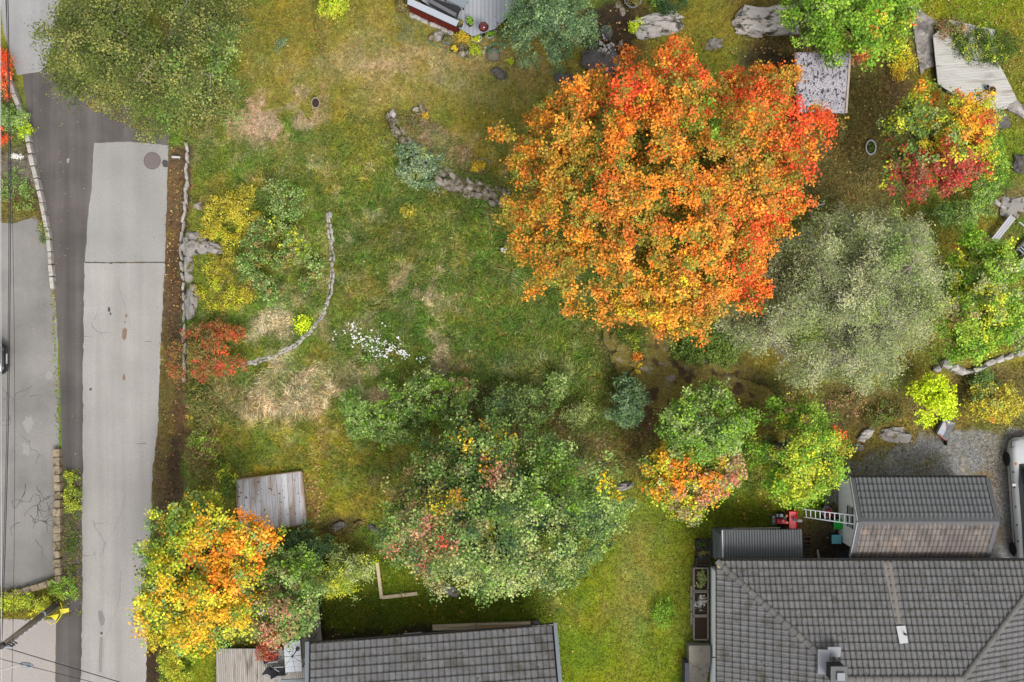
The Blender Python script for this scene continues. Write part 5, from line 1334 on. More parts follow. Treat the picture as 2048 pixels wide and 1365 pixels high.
bed('grey framed bed of bare dark soil beside the house steps', 1388, 1234, 1416, 1280, .45, M_BEDF)
for i, (a, b) in enumerate(((1172, 1196), (1198, 1222), (1224, 1250))):
    MB().beam(P(1384, a, .12), P(1384, b, .12), .16, .16).build('timber_block', M_CONC, None, label=('uppermost', 'middle', 'lowest')[i] + ' grey block in the row left of the framed beds', cat='block')
def steps():
    root = thing('steps', 'concrete steps beside the house wall at the bottom', 'steps', (*P(1400, 1330).xy, 0))
    a, b = P(1378, 1292, .75), P(1421, 1325, .75)
    MB().prism([(a.x, a.y), (b.x, a.y), (b.x, b.y), (a.x, b.y)], -.05, .75).build('landing', M_CONC, root)
    y = b.y
    for i in range(6):
        MB().prism([(a.x + .03 * i, y), (b.x - .02 * i, y), (b.x - .02 * i, y - .28), (a.x + .03 * i, y - .28)], -.05, .62 - .12 * i).build('step', M_CONC, root); y -= .282
    MB().box((a.x - .12, b.y - .9, .45), (.2, 1.8, .9)).build('side_wall', mat('dark_slate', C(92, 96, 104), .8, .1, 6), root)
steps()

# ------------------------------------------------------------------ things between lean-to and garage
M_REDP = mat('red_machine', C(214, 24, 32, .7), .35, .05, 6, spec=.5)
M_DRUB = mat('tyre_rubber', C(40, 40, 40), .9, .1, 20)
def tyre(name, c, r, w, axis, parent, rimm, rot=0.0):
    m = Matrix.Rotation(rot, 3, 'Z') @ (Matrix.Rotation(math.pi / 2, 3, 'Y') if axis == 'x' else Matrix.Rotation(math.pi / 2, 3, 'X'))
    wh = MB().lathe(c, [(r * .55, -w / 2), (r * .9, -w / 2), (r, -w * .3), (r, w * .3), (r * .9, w / 2), (r * .55, w / 2)], 20, m=m).build(name, M_DRUB, parent)
    MB().lathe(c, [(r * .2, -w * .4), (r * .56, -w * .42), (r * .56, w * .42), (r * .2, w * .4)], 14, m=m).build('rim', rimm, wh)
    return wh
def snow_blower():
    c = P(1570, 1040, .4); g = 0
    root = thing('snow_blower', 'red two stage snow blower parked beside the lean-to', 'machine', (c.x, c.y, 0))
    def B(name, du, dv, su, sv, z, h, m, parent=root, bev=.02):
        p = P(1570 + du, 1040 + dv, z); return MB().box((p.x, p.y, z), (su / 41, sv / 41, h)).build(name, m, parent, bevel=bev)
    hs = MB(); p = P(1584, 1039, .3); R = []
    for x in (-.2, .2):
        R.append([])
    hs.add([(p.x + x, p.y + s * .42, z) for s in (-1, 1) for x, z in ((-.2, .05), (.22, .02), (.24, .45), (.1, .58), (-.2, .55))], [(0, 1, 2, 3, 4), (9, 8, 7, 6, 5), (0, 5, 6, 1), (2, 7, 8, 3), (3, 8, 9, 4), (4, 9, 5, 0)])
    au = hs.build('auger_housing', M_REDP, root)
    MB().tube([(p.x + .15, p.y - .4, .28), (p.x + .15, p.y + .4, .28)], .12, 10).build('auger', M_BLACKP, au)
    ch = MB().tube([(p.x, p.y + .05, .5), (p.x, p.y + .05, .8), (p.x + .12, p.y + .05, .95), (p.x + .3, p.y + .05, .97)], [.09, .08, .08, .07], 8).build('chute', M_GALV, root)
    en = B('engine', -10, 3, 16, 9, .55, .3, M_REDP); B('engine_cover', -7, 3, 5, 6, .74, .08, mat('engine_pink', C(214, 60, 90), .3, .05, spec=.5), en)
    B('fuel_tank', 2, 5, 6, 6, .62, .2, M_REDP, en); B('battery', -8, -9, 7, 6, .5, .2, M_GALV); B('battery', -16, -9, 4, 6, .5, .2, M_GALV)
    B('chassis', -8, 0, 22, 16, .28, .2, M_BLACKP)
    for s in (-1, 1): tyre('wheel', P(1561, 1040 + s * 13, .2), .2, .14, 'y', root, M_GALV)
    co = B('console', -23, 1, 7, 18, .95, .06, mat('console', C(130, 132, 134), .6, .1))
    for k in range(4):
        q = P(1547.5, 1034 + k * 4.5, 1.02); MB().tube([(q.x, q.y, .97), (q.x - .02, q.y, 1.08)], .022, 8).build('lever', M_BLACKP if k % 2 else M_WHITE, co)
    for s in (-1, 1):
        a = P(1556, 1040 + s * 7, .4); b = P(1544, 1040 + s * 9, .95); e = P(1537, 1040 + s * 10, .98)
        MB().tube([a, b, e], .016, 6).build('handlebar', M_BLACKP, root)
    for s in (-1, 1):
        q = P(1573 + (2 if s > 0 else 0), 1039 + s * 7, .62); MB().box((q.x, q.y, .62), (.1, .1, .08)).build('warning_label', mat('orange_sticker', C(240, 150, 40), .5, .05), au)
snow_blower()
def ladder():
    top0, top1 = P(1715, 1032, 2.75), P(1714, 1049.5, 2.75); b0, b1 = P(1607, 1019, .04), P(1608, 1034.5, .04)
    root = thing('ladder', 'aluminium ladder leaning against the white garage gable', 'ladder', (b0 + b1) / 2)
    for a, b in ((b0, top0), (b1, top1)): MB().beam(a, b, .04, .07).build('rail', M_WALLW, root)
    n = 11
    for k in range(n):
        t = (k + .5) / n; MB().tube([b0.lerp(top0, t), b1.lerp(top1, t)], .02, 6).build('rung', M_WALLW, root)
ladder()
def bin_(name, label, u, v, w, d, h, m, lidm, rz=0):
    p = P(u, v, h); root = thing(name, label, 'bin', (p.x, p.y, 0))
    MB().box((p.x, p.y, h * .5), (w * .95, d * .95, h * .96), rz, taper=.82).build('body', m, root, bevel=.03)
    lid = MB().box((p.x, p.y, h + .015), (w * 1.06, d * 1.06, .06), rz).build('lid', lidm, root, bevel=.025)
    MB().box((p.x + w * .2, p.y, h + .05), (w * .35, d * .6, .025), rz).build('lid_panel', lidm, lid, bevel=.01)
    for s in (-1, 1): tyre('wheel', Vector((p.x + w * .4, p.y + s * d * .42, .1)), .1, .05, 'y', root, M_GALV)
    MB().tube([(p.x + w * .56, p.y - d * .3, h), (p.x + w * .56, p.y + d * .3, h)], .018, 6).build('handle', M_BLACKP, root)
M_GRN = mat('green_plastic', C(20, 172, 50, .8), .45, .04, 4, spec=.4); M_TEAL = mat('teal_plastic', C(112, 192, 204, .75), .45, .04, 4, spec=.4)
bin_('wheelie_bin', 'bright green bin beside the white garage wall', 1676.5, 1049, .44, .46, .62, mat('bin_dark', C(40, 96, 52), .5, .05), M_GRN)
bin_('wheelie_bin', 'pale turquoise bin below the green bin', 1673, 1079, .46, .42, .7, mat('bin_teal', C(20, 96, 120), .5, .05), M_TEAL)
def mower():
    p = P(1657, 1026, .4); root = thing('lawn_mower', 'round grey lawn mower with red engine under the ladder', 'machine', (p.x, p.y, 0))
    MB().lathe((p.x, p.y, .08), [(.26, 0), (.27, .12), (.2, .18), (.05, .2)], 20, 1, 1.15).build('deck', mat('mower_deck', C(160, 162, 164), .5, .12, 9), root)
    MB().box((p.x + .02, p.y, .36), (.26, .36, .2), .2).build('engine', mat('mower_red', C(196, 60, 62), .45, .08, 8), root, bevel=.03)
    for sx in (-1, 1):
        for sy in (-1, 1): tyre('wheel', Vector((p.x + sx * .22, p.y + sy * .3, .1)), .1, .05, 'x', root, M_WHITE)
    for s in (-1, 1): MB().tube([(p.x - .05 + s * .13, p.y + .2, .3), (p.x + s * .16, p.y + .62, .6)], .012, 6).build('handle', M_GALV, root)
mower()
def pallets():
    for i, (v0, v1, lab) in enumerate(((1074, 1092, 'dark wooden box frame beside the corrugated roof'), (1094, 1125, 'stacked dark pallet boards below the wooden box frame'))):
        a, b = P(1596, v0, .4), P(1624, v1, .4); root = thing('pallet', lab, 'pallet', ((a.x + b.x) / 2, (a.y + b.y) / 2, 0))
        mw = mat('old_wood', C(104, 90, 70), .9, .2, 9); n = 3 if i == 0 else 6
        for k in range(n):
            t = k / (n - 1); y = a.y + (b.y - a.y) * t; MB().box(((a.x + b.x) / 2, y, .38), (b.x - a.x, .1, .04)).build('slat', mw, root)
        for x in (a.x + .04, b.x - .04): MB().box((x, (a.y + b.y) / 2, .18), (.08, abs(b.y - a.y), .36)).build('bearer', mw, root)
pallets()
MB().tube([P(1635, 1100, .5), P(1640, 1130, .6)], .05, 10).build('drain_pipe', M_WHITE, None, label='white plastic pipe beside the pallet boards', cat='pipe')
sheet('black_tarp', [(1674, 1100), (1712, 1108), (1716, 1140), (1668, 1140)], .05, mat('tarp', C(66, 70, 76), .5, .2, 6, .3, .4), .6, 51, .03, kind='')
o = bpy.data.objects['black_tarp']; tag(o, 'dark tarpaulin on the ground between garage and house', 'tarpaulin')
def rack():
    root = thing('wire_trellis', 'small wire trellis leaning at the left of the garage gable', 'trellis', P(1663, 990, 0))
    for a, b in (((1654, 984, .1), (1672, 976, .9)), ((1655, 990, .1), (1671, 1004, .8)), ((1671, 978, .9), (1671, 1004, .8))): MB().tube([P(*a), P(*b)], .012, 5).build('bar', M_GALV, root)
    MB().tube([P(1654, 984, .1), P(1655, 990, .1)], .012, 5).build('bar', M_GALV, root)
rack()
def wheelbarrow():
    c = P(1887, 858, .3); root = thing('wheelbarrow', 'grey and orange wheelbarrow on the gravel below the lime tree', 'wheelbarrow', (c.x, c.y, 0))
    M = Matrix.Translation((c.x, c.y, .34)) @ Matrix.Rotation(math.radians(-28), 4, 'Z') @ Matrix.Rotation(math.radians(22), 4, 'Y')
    lo = [(-.26, -.28, -.12), (.26, -.34, -.12), (.26, .34, -.12), (-.26, .28, -.12)]; hi = [(-.4, -.4, .16), (.36, -.46, .14), (.36, .5, .14), (-.4, .42, .16)]
    mb = MB(); mb.add([M @ Vector(v) for v in lo + hi] + [M @ (Vector(v) * .94 + Vector((0, 0, .03))) for v in lo + hi],
                      [(3, 2, 1, 0)] + [(i, (i + 1) % 4, 4 + (i + 1) % 4, 4 + i) for i in range(4)] + [(8, 9, 10, 11)] + [(12 + i, 12 + (i + 1) % 4, 8 + (i + 1) % 4, 8 + i) for i in range(4)] + [(4 + i, 4 + (i + 1) % 4, 12 + (i + 1) % 4, 12 + i) for i in range(4)])
    tr = mb.build('tray', mat('tray_metal', C(196, 200, 206), .5, .12, 6, spec=.4), root)
    f = MB(); f.add([M @ Vector(v) for v in ((-.2, -.36, .2), (.34, -.5, .15), (.28, -.36, -.12), (-.16, -.31, -.12))], [(0, 1, 2, 3)]); 
    f = MB().beam(M @ Vector((-.24, -.40, .02)), M @ Vector((.32, -.46, .02)), .03, .3).build('front_panel', mat('tray_orange', C(196, 92, 58), .6, .1, 7), tr)
    w = P(1890.5, 884, .2); tyre('wheel', w, .19, .09, 'x', root, mat('rim_white', C(200, 200, 196), .5, .05), .15)
    for s in (-1, 1):
        MB().tube([w + Vector((s * .08, 0, 0)), c + Vector((s * .22, .1, -.1)), P(1883 + s * 10, 836, .62)], .018, 6).build('handle', mat('barrow_frame', C(176, 84, 60), .6, .1), root)
        MB().tube([c + Vector((s * .26, .15, 0)), (c.x + s * .3, c.y + .1, .0)], .016, 6).build('leg', M_GALV, root)
wheelbarrow()

# ------------------------------------------------------------------ garden furniture on the lower deck
def table_set():
    zd = .62
    q = [P(u, v, zd + .74) for u, v in ((567, 1284), (600, 1281), (604, 1343), (571, 1346))]
    c = sum(q, Vector()) / 4
    root = thing('garden_table', 'white rectangular garden table on the pale deck', 'table', (c.x, c.y, zd))
    for k in range(6):
        t0, t1 = k / 6, (k + .96) / 6
        MB().prism([tuple(p.xy) for p in (q[0].lerp(q[3], t0), q[1].lerp(q[2], t0), q[1].lerp(q[2], t1), q[0].lerp(q[3], t1))], zd + .71, zd + .74).build('top_panel', mat('table_white', C(222, 228, 234), .35, .03, 4, spec=.5) if k == 0 else bpy.data.materials['table_white'], root)
    for p in q:
        p2 = p.lerp(c, .12); MB().box((p2.x, p2.y, zd + .35), (.06, .06, .7)).build('leg', M_GALV, root)
    z = zd + .76
    pr = thing('parasol_frame', 'bare parasol frame standing through the white table', 'parasol', (c.x, c.y, zd))
    c2 = P(585, 1313, zd + 1.9)
    MB().tube([(c2.x, c2.y, zd + .75), (c2.x, c2.y, zd + 1.95)], .022, 8).build('pole', M_GUTTER, pr)
    MB().lathe((c2.x, c2.y, zd + .745), [(.1, 0), (.1, .05), (.03, .06)], 12).build('collar', M_BLACKP, pr)
    MB().lathe((c2.x, c2.y, zd + 1.9), [(.05, 0), (.05, .08), (.01, .1)], 10).build('hub', M_BLACKP, pr)
    for k in range(8):
        a = k * math.pi / 4 + .1; MB().tube([(c2.x, c2.y, zd + 1.93), (c2.x + 1.15 * math.cos(a), c2.y + 1.15 * math.sin(a), zd + 1.55)], .008, 4).build('rib', M_GUTTER, pr)
    def chair(u, v, rz, lab):
        p = P(u, v, zd + .45); r = thing('garden_chair', lab, 'chair', (p.x, p.y, zd), 'chairs around the garden table')
        Mx = Matrix.Translation((p.x, p.y, zd)) @ Matrix.Rotation(rz, 4, 'Z')
        def bx(n, cc, s, m, tilt=0): MB().box(Mx @ Vector(cc), s, m=Matrix.Rotation(rz, 4, 'Z') @ Matrix.Rotation(tilt, 4, 'Y')).build(n, m, r)
        bx('seat', (0, 0, .43), (.46, .46, .03), M_BLACK); bx('backrest', (-.28, 0, .68), (.03, .44, .52), M_BLACK, -.35)
        for s in (-1, 1):
            bx('armrest', (-.02, s * .26, .63), (.5, .04, .03), M_GALV)
            for x in (-.2, .22): bx('leg', (x, s * .25, .21), (.03, .03, .42), M_GALV)
    chair(547, 1312, .12, 'black garden chair with arms left of the white table')
    chair(561, 1343, .05, 'black garden chair tucked under the lower table corner')
    chair(546, 1345, -.6, 'black garden chair turned away at the bottom of the deck')
    chair(552, 1283, -.4, 'black garden chair half hidden under the tree')
    chair(582, 1270, -1.5, 'black garden chair at the upper end of the white table')
    root2 = thing('deck_railing', 'pale blue grey railing post and beam at the deck corner', 'railing', P(616, 1330, zd))
    MB().beam(P(614, 1284, zd + .95), P(617, 1420, zd + .95), .14, .1).build('top_rail', M_GREYBLUE, root2)
    MB().beam(P(562, 1362, zd + .95), P(612, 1360, zd + .95), .12, .1).build('top_rail', M_GREYBLUE, root2)
    for v in (1288, 1358, 1415): MB().box((*P(615, v, zd + .9).xy, zd + .45), (.1, .1, .9)).build('post', M_GREYBLUE, root2)
    MB().tube([P(627, 1284, .7), P(629, 1275, .8), P(633, 1268, 1.1)], .02, 6).build('tap_pipe', M_GUTTER, None, label='black bent pipe on the walkway at the house corner', cat='pipe')
table_set()

# ------------------------------------------------------------------ pole, lamp, wires
M_POLE = mat('pole_wood', C(158, 146, 128), .9, .15, 7, stretch=(1, 1, .15)); M_WIRE = mat('wire_black', C(52, 52, 54), .7, .05)
M_YEL = mat('yellow_plastic', C(242, 224, 14), .5, .04, 6, spec=.4)
def pole():
    b = P(113, 1208, 0); t = P(2, 1293, 6.2)
    root = thing('utility_pole', 'tall wooden utility pole leaning over the side pavement', 'pole', b)
    MB().tube([b - Vector((0, 0, .1)), t], [.15, .11], 12).build('shaft', M_POLE, root, smooth=True)
    MB().lathe(b.lerp(t, .28), [(.15, -.08), (.16, 0), (.15, .08)], 14).build('white_band', M_WHITE, root)
    d = Vector((.16, -.1, 0))
    MB().tube([b + d, b.lerp(t, .5) + d * .9, b.lerp(t, .95) + d * .8], .022, 6).build('conduit', M_GALV, root)
    for k in range(7):
        p = b.lerp(t, .34 + .08 * k) + d * .95; MB().box(p, (.1, .06, .05), rz=.7).build('clip', M_WHITE, root)
    MB().lathe(t + Vector((0, 0, .02)), [(.13, -.2), (.14, 0), (.02, .06)], 12).build('cap', M_GUTTER, root)
    for k, (a, b2) in enumerate(((.90, .4), (.94, .3), (.97, .2))):
        p = b.lerp(t, a); MB().tube([p, p + Vector((.25, -.12, -.05)), p + Vector((.3, -.16, -.28)), p + Vector((.1, -.08, -.34))], .03, 6).build('insulator', M_BLACKP, root)
    MB().beam(t + Vector((-.7, .0, -.12)), t + Vector((.45, -.1, -.12)), .08, .08).build('crossarm', M_GALV, root)
    y = thing('cable_guard', 'yellow plastic cable guards tied around the utility pole', 'guard', b + Vector((.1, 0, 0)))
    def P3(u, v, z): return P(u, v, z)
    for pts in (((82, 1218, .9), (99, 1217, 1.0), (93, 1229, 1.1)), ((100, 1232, .9), (118, 1228, .9), (112, 1242, .8), (106, 1238, .9)), ((119, 1219, .8), (138, 1217, .7), (138, 1224, .7), (122, 1229, .8))):
        v = [P3(*q) for q in pts]; n = len(v); m = MB(); m.add(v + [p - Vector((.02, .02, .05)) for p in v], [tuple(range(n)), tuple(range(2 * n - 1, n - 1, -1))] + [(i, n + i, n + (i + 1) % n, (i + 1) % n) for i in range(n)]); m.build('guard_panel', M_YEL, y)
    MB().tube([P3(121, 1206, .8), P3(125, 1218, .9), P3(122, 1232, .9), P3(112, 1246, .9), P3(102, 1249, 1.0), P3(94, 1243, 1.1)], .022, 6).build('guard_strap', M_YEL, y)
    MB().tube([P3(79, 1219, .9), P3(88, 1230, 1.1), P3(98, 1234, 1.1), P3(110, 1230, 1.0)], .02, 6).build('guard_strap', M_YEL, y)
    MB().tube([P3(104, 1222, .3), P3(114, 1204, .3)], .014, 5).build('stay_rod', M_GALV, y)
    return t
pt = pole()
def lamp():
    g = P(-60, 1310, 0); root = thing('street_lamp', 'grey street lamp head on a thin arm over the side pavement', 'street lamp', g)
    h = P(54, 1330.5, 6.0); k = Vector((g.x, g.y, 5.8))
    MB().tube([g, k], [.08, .06], 10).build('post', M_GALV, root); MB().tube([k, k.lerp(h, .5) + Vector((0, 0, .12)), h - Vector((.25, -.02, 0))], .028, 8).build('arm', mat('arm_white', C(214, 204, 196), .5, .05), root)
    rings = []
    for t, w, z in ((-1, .02, .0), (-.8, .1, .02), (-.3, .145, .04), (.3, .145, .03), (.8, .09, .02), (1, .02, 0)):
        cc = h + Vector((t * .31, -t * .045, 0)); rings.append([cc + Vector((0, math.cos(a) * w, math.sin(a) * w * .45 + z)) for a in np.linspace(0, 2 * math.pi, 10, endpoint=False)])
    MB().loft(rings).build('lamp_head', mat('lamp_grey', C(168, 176, 182), .4, .08, spec=.5), root, smooth=True)
    MB().box(h + Vector((.05, 0, .085)), (.3, .16, .02), rz=-.14).build('solar_panel', mat('lamp_panel', C(120, 132, 142), .35, .05, spec=.5), root, bevel=.008)
lamp()
def wire(label, pts, r=.018, z=6.1, sag=.25, m=None):
    a, b = P(*pts[0], z), P(*pts[1], z); n = 14
    MB().tube([a.lerp(b, t) - Vector((0, 0, sag * 4 * t * (1 - t))) for t in np.linspace(0, 1, n)], r, 5).build('power_line', m or M_WIRE, None, label=label, cat='power line')
wire('black overhead cable from the utility pole to the lower right', ((4, 1294), (430, 1422)), .02, sag=.0)
wire('thin black cable passing behind the street lamp head', ((-40, 1308), (420, 1424)), .014, sag=.0)
wire('thickest dark cable of the bundle along the left edge', ((14, -80), (3, 1294)), .02, sag=.5)
wire('second dark cable close beside the thickest one', ((11, -80), (0, 1294)), .014, sag=.5)
wire('thin cable at the right of the bundle along the left edge', ((8, -80), (22, 1440)), .010, sag=.6)
wire('pale cable along the very left edge of the picture', ((1, -80), (3, 1440)), .012, sag=.0, m=M_WHITE)

# ------------------------------------------------------------------ vehicles
M_CARW = mat('white_car_paint', C(226, 228, 228), .25, .02, 3, spec=.5); M_CARB = mat('black_car_paint', C(34, 36, 38), .2, .03, 3, spec=.6)
M_GLASS = mat('car_glass', C(36, 46, 54), .08, .03, 3, spec=.6); M_CHROME = mat('chrome', C(190, 192, 196), .15, .03, 3, metal=.8)
def car(name, label, cat, loc, rz, L, W, Hh, paint, st, cab, wheels, wr=.33, extra=None):
    """st: stations (x along length 0..1, half width factor, z low, z top); cab: stations (x, half width, z) of the glasshouse"""
    root = thing(name, label, cat, loc)
    M = Matrix.Translation(loc) @ Matrix.Rotation(rz, 4, 'Z')
    def sec(x, hw, zl, zt):
        w = hw * W / 2; r = min(.16, (zt - zl) * .3)
        pr = [(-w * .9, zl), (w * .9, zl), (w, zl + r), (w, zt - r * 1.4), (w * .95, zt - r * .4), (w * .8, zt), (0, zt + .03), (-w * .8, zt), (-w * .95, zt - r * .4), (-w, zt - r * 1.4), (-w, zl + r)]
        return [M @ Vector((x * L - L / 2, y, z)) for y, z in pr]
    body = MB().loft([sec(*s) for s in st]).build('body', paint, root, smooth=True)
    def csec(x, hw, zb, zt):
        w = hw * W / 2; pr = [(-w, zb), (w, zb), (w * .9, zb + (zt - zb) * .75), (w * .76, zt), (0, zt + .03), (-w * .76, zt), (-w * .9, zb + (zt - zb) * .75)]
        return [M @ Vector((x * L - L / 2, y, z)) for y, z in pr]
    MB().loft([csec(*s) for s in cab]).build('window_band', M_GLASS, root, smooth=True)
    rr = [s for s in cab if s[3] - s[2] > (max(q[3] - q[2] for q in cab)) * .8]
    MB().loft([[M @ Vector((s[0] * L - L / 2, y * W / 2 * s[1], s[3] + dz)) for y, dz in ((-.78, -.02), (.78, -.02), (.7, .025), (0, .05), (-.7, .025))] for s in rr]).build('roof', paint, root, smooth=True)
    for x in wheels:
        for s in (-1, 1):
            tyre('wheel', M @ Vector((x * L - L / 2, s * (W / 2 - .07), wr)), wr, .2, 'y', root, M_CHROME, rz)
    for s in (-1, 1):
        hl = [M @ Vector((L / 2 - .06 - dx, s * (W / 2 - dy), st[-2][3] - dz)) for dx, dy, dz in ((.0, .45, .1), (.12, .12, .1), (.42, .06, .03), (.3, .28, .0))]
        h = MB(); n = 4; h.add([p + Vector((0, 0, .05)) for p in hl] + [p - Vector((0, 0, .1)) for p in hl], [(0, 1, 2, 3), (7, 6, 5, 4)] + [(i, n + i, n + (i + 1) % n, (i + 1) % n) for i in range(n)]); h.build('headlight', M_CHROME, root)
        MB().box(M @ Vector((cab[-2][0] * L - L / 2 - .1, s * (W / 2 + .08), cab[-1][2] + .08)), (.14, .2, .13), rz).build('mirror', paint, root, bevel=.02)
    MB().box(M @ Vector((L / 2 + .015, 0, .5)), (.02, .5, .12), rz).build('number_plate', M_WHITE, root)
    MB().box(M @ Vector((L / 2 - .02, 0, .42)), (.08, W * .7, .2), rz).build('grille', M_BLACKP, root, bevel=.02)
    if extra: extra(root, M)
    return root
CARST = [(0, .78, .3, .75), (.03, .9, .22, .9), (.2, 1, .2, .95), (.5, 1, .2, .93), (.68, 1, .2, .90), (.85, .97, .22, .82), (.96, .88, .24, .72), (1, .7, .3, .6)]
CARCAB = [(.04, .78, .86, .95), (.14, .84, .9, 1.36), (.4, .86, .9, 1.46), (.56, .86, .9, 1.42), (.72, .84, .86, .92)]
pc = P(13, 718, .5); car('parked_car', 'nose of a black car with white number plate at the left edge', 'car', Vector((pc.x - 2.2, pc.y, 0)), 0, 4.4, 1.72, 1.46, M_CARB, CARST, CARCAB, (.2, .82))
VANST = [(0, .9, .3, 1.0), (.02, .98, .25, 1.12), (.3, 1, .22, 1.14), (.6, 1, .22, 1.12), (.78, 1, .22, 1.06), (.90, .97, .22, 1.0), (.97, .86, .25, .86), (1, .68, .32, .7)]
VANCAB = [(.01, .84, 1.05, 1.1), (.03, .86, 1.08, 1.92), (.4, .86, 1.08, 1.98), (.66, .86, 1.05, 1.92), (.80, .8, 1.0, 1.1)]
def van_extra(root, M):
    for x in (-1.9, -1.1, -.2, .75, 1.5): MB().lathe(M @ Vector((x, .99, .95)), [(.045, -.03), (.045, .03), (.01, .035)], 8).build('side_marker', M_BLACKP, root)
    MB().beam(M @ Vector((-2.9, .99, .62)), M @ Vector((2.2, .99, .66)), .03, .06).build('side_trim', M_CHROME, root)
    for s in (-1, 1): MB().box(M @ Vector((1.9, s * .84, 1.02)), (.12, .1, .05)).build('indicator', mat('amber', C(220, 130, 60), .4, .05), root)
# van nose points up the picture
th = math.radians(94)
ve = P(2014, 1000, .6)
car('parked_van', 'long white van parked on the gravel at the right edge', 'van', Vector((ve.x + 1.23, ve.y - .02, 0)), th, 6.3, 1.98, 1.95, M_CARW, VANST, VANCAB, (.12, .83), .36, van_extra)
# ---- big trees
plant('birch_tree', 'large olive green tree overhanging the road at the top left', 'tree', 300, 95, 222, 215, 10, 'olive', outline=[(120,0),(110,40),(85,75),(70,110),(85,140),(85,165),(115,185),(150,200),(170,215),(195,230),(225,235),(260,235),(280,255),(310,280),(340,300),(380,305),(410,280),(440,270),(470,250),(490,215),(505,180),(512,130),(505,60),(520,0),(500,-90),(300,-130),(130,-80)], gapf=2.7, lobe=.85, dens=1078, leaf=0.083, pale=True, twigs=22, amp=.16, patches=[(470, 150, 90, 'green', .6), (430, 280, 60, 'brownish', .6)])
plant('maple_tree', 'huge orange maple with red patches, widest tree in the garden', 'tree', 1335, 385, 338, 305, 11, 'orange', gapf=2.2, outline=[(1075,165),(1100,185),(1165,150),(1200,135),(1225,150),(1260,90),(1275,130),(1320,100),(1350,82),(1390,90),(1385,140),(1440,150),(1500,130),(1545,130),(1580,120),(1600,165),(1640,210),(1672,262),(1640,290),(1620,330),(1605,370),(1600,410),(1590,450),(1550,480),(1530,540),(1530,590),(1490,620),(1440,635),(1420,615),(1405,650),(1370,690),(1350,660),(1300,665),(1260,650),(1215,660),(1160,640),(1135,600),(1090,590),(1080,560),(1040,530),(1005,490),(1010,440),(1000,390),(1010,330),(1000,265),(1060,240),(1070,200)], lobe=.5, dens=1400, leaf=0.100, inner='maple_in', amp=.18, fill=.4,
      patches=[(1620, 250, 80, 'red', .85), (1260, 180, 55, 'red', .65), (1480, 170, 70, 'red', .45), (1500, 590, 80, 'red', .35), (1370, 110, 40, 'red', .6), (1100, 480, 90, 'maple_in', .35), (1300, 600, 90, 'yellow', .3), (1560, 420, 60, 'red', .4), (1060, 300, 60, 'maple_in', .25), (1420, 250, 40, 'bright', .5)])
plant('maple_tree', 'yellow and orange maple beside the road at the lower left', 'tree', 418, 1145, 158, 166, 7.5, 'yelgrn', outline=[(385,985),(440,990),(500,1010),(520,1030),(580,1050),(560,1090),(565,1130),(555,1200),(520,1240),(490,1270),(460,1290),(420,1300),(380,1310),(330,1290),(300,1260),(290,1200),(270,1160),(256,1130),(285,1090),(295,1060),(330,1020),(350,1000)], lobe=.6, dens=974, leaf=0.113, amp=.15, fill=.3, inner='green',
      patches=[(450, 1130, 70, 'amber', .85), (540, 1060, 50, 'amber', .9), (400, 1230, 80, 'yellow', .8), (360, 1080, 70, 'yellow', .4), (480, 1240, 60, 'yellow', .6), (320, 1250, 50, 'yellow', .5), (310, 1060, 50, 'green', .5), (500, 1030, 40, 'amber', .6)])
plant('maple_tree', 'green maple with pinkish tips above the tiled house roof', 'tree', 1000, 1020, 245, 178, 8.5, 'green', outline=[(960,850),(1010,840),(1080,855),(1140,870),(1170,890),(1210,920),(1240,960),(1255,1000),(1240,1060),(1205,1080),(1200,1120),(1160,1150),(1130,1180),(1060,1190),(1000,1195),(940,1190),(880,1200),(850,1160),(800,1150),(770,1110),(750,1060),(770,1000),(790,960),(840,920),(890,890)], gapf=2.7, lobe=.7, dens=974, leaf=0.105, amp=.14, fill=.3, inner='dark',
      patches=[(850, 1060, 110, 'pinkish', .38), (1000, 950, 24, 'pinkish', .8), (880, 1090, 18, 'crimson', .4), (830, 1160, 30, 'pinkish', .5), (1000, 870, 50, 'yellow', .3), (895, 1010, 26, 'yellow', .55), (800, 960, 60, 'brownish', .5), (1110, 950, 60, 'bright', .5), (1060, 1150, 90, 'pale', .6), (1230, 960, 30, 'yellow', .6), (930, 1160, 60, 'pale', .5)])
plant('maple_tree', 'green tree with clumpy crown next to the yellow green tree', 'tree', 1412, 845, 100, 80, 6.5, 'bright', outline=[(1360,780),(1400,770),(1460,780),(1500,800),(1512,840),(1480,890),(1420,920),(1350,900),(1310,860),(1330,810)], lobe=.5, dens=1044, leaf=0.105, amp=.12, fill=.3, inner='green', patches=[(1400, 850, 120, 'green', .5)])
plant('maple_tree', 'small tree with orange and yellow lower crown above the lawn', 'tree', 1385, 955, 114, 92, 5.0, 'yelgrn', outline=[(1280,900),(1320,880),(1400,890),(1480,880),(1500,940),(1480,980),(1420,1010),(1380,1050),(1330,1040),(1290,990),(1270,940)], lobe=.5, dens=974, leaf=0.107, amp=.14, fill=.3, inner='green',
      patches=[(1350, 960, 45, 'amber', .7), (1420, 960, 40, 'amber', .6), (1320, 910, 40, 'yellow', .8), (1470, 940, 50, 'pinkish', .7), (1400, 1010, 60, 'pinkish', .4)])
plant('cherry_tree', 'yellow green tree beside the white gabled garage', 'tree', 1593, 908, 106, 112, 6, 'bright', outline=[(1530,800),(1580,790),(1640,810),(1690,850),(1700,900),(1680,950),(1650,980),(1600,1015),(1540,1005),(1500,960),(1490,900),(1500,840)], lobe=.55, dens=1044, leaf=0.099, amp=.12, patches=[(1560, 850, 60, 'bright', .7), (1610, 930, 80, 'yelgrn', .75), (1560, 900, 40, 'dark', .3), (1686, 870, 16, 'red', .9), (1580, 800, 50, 'brownish', .4)])
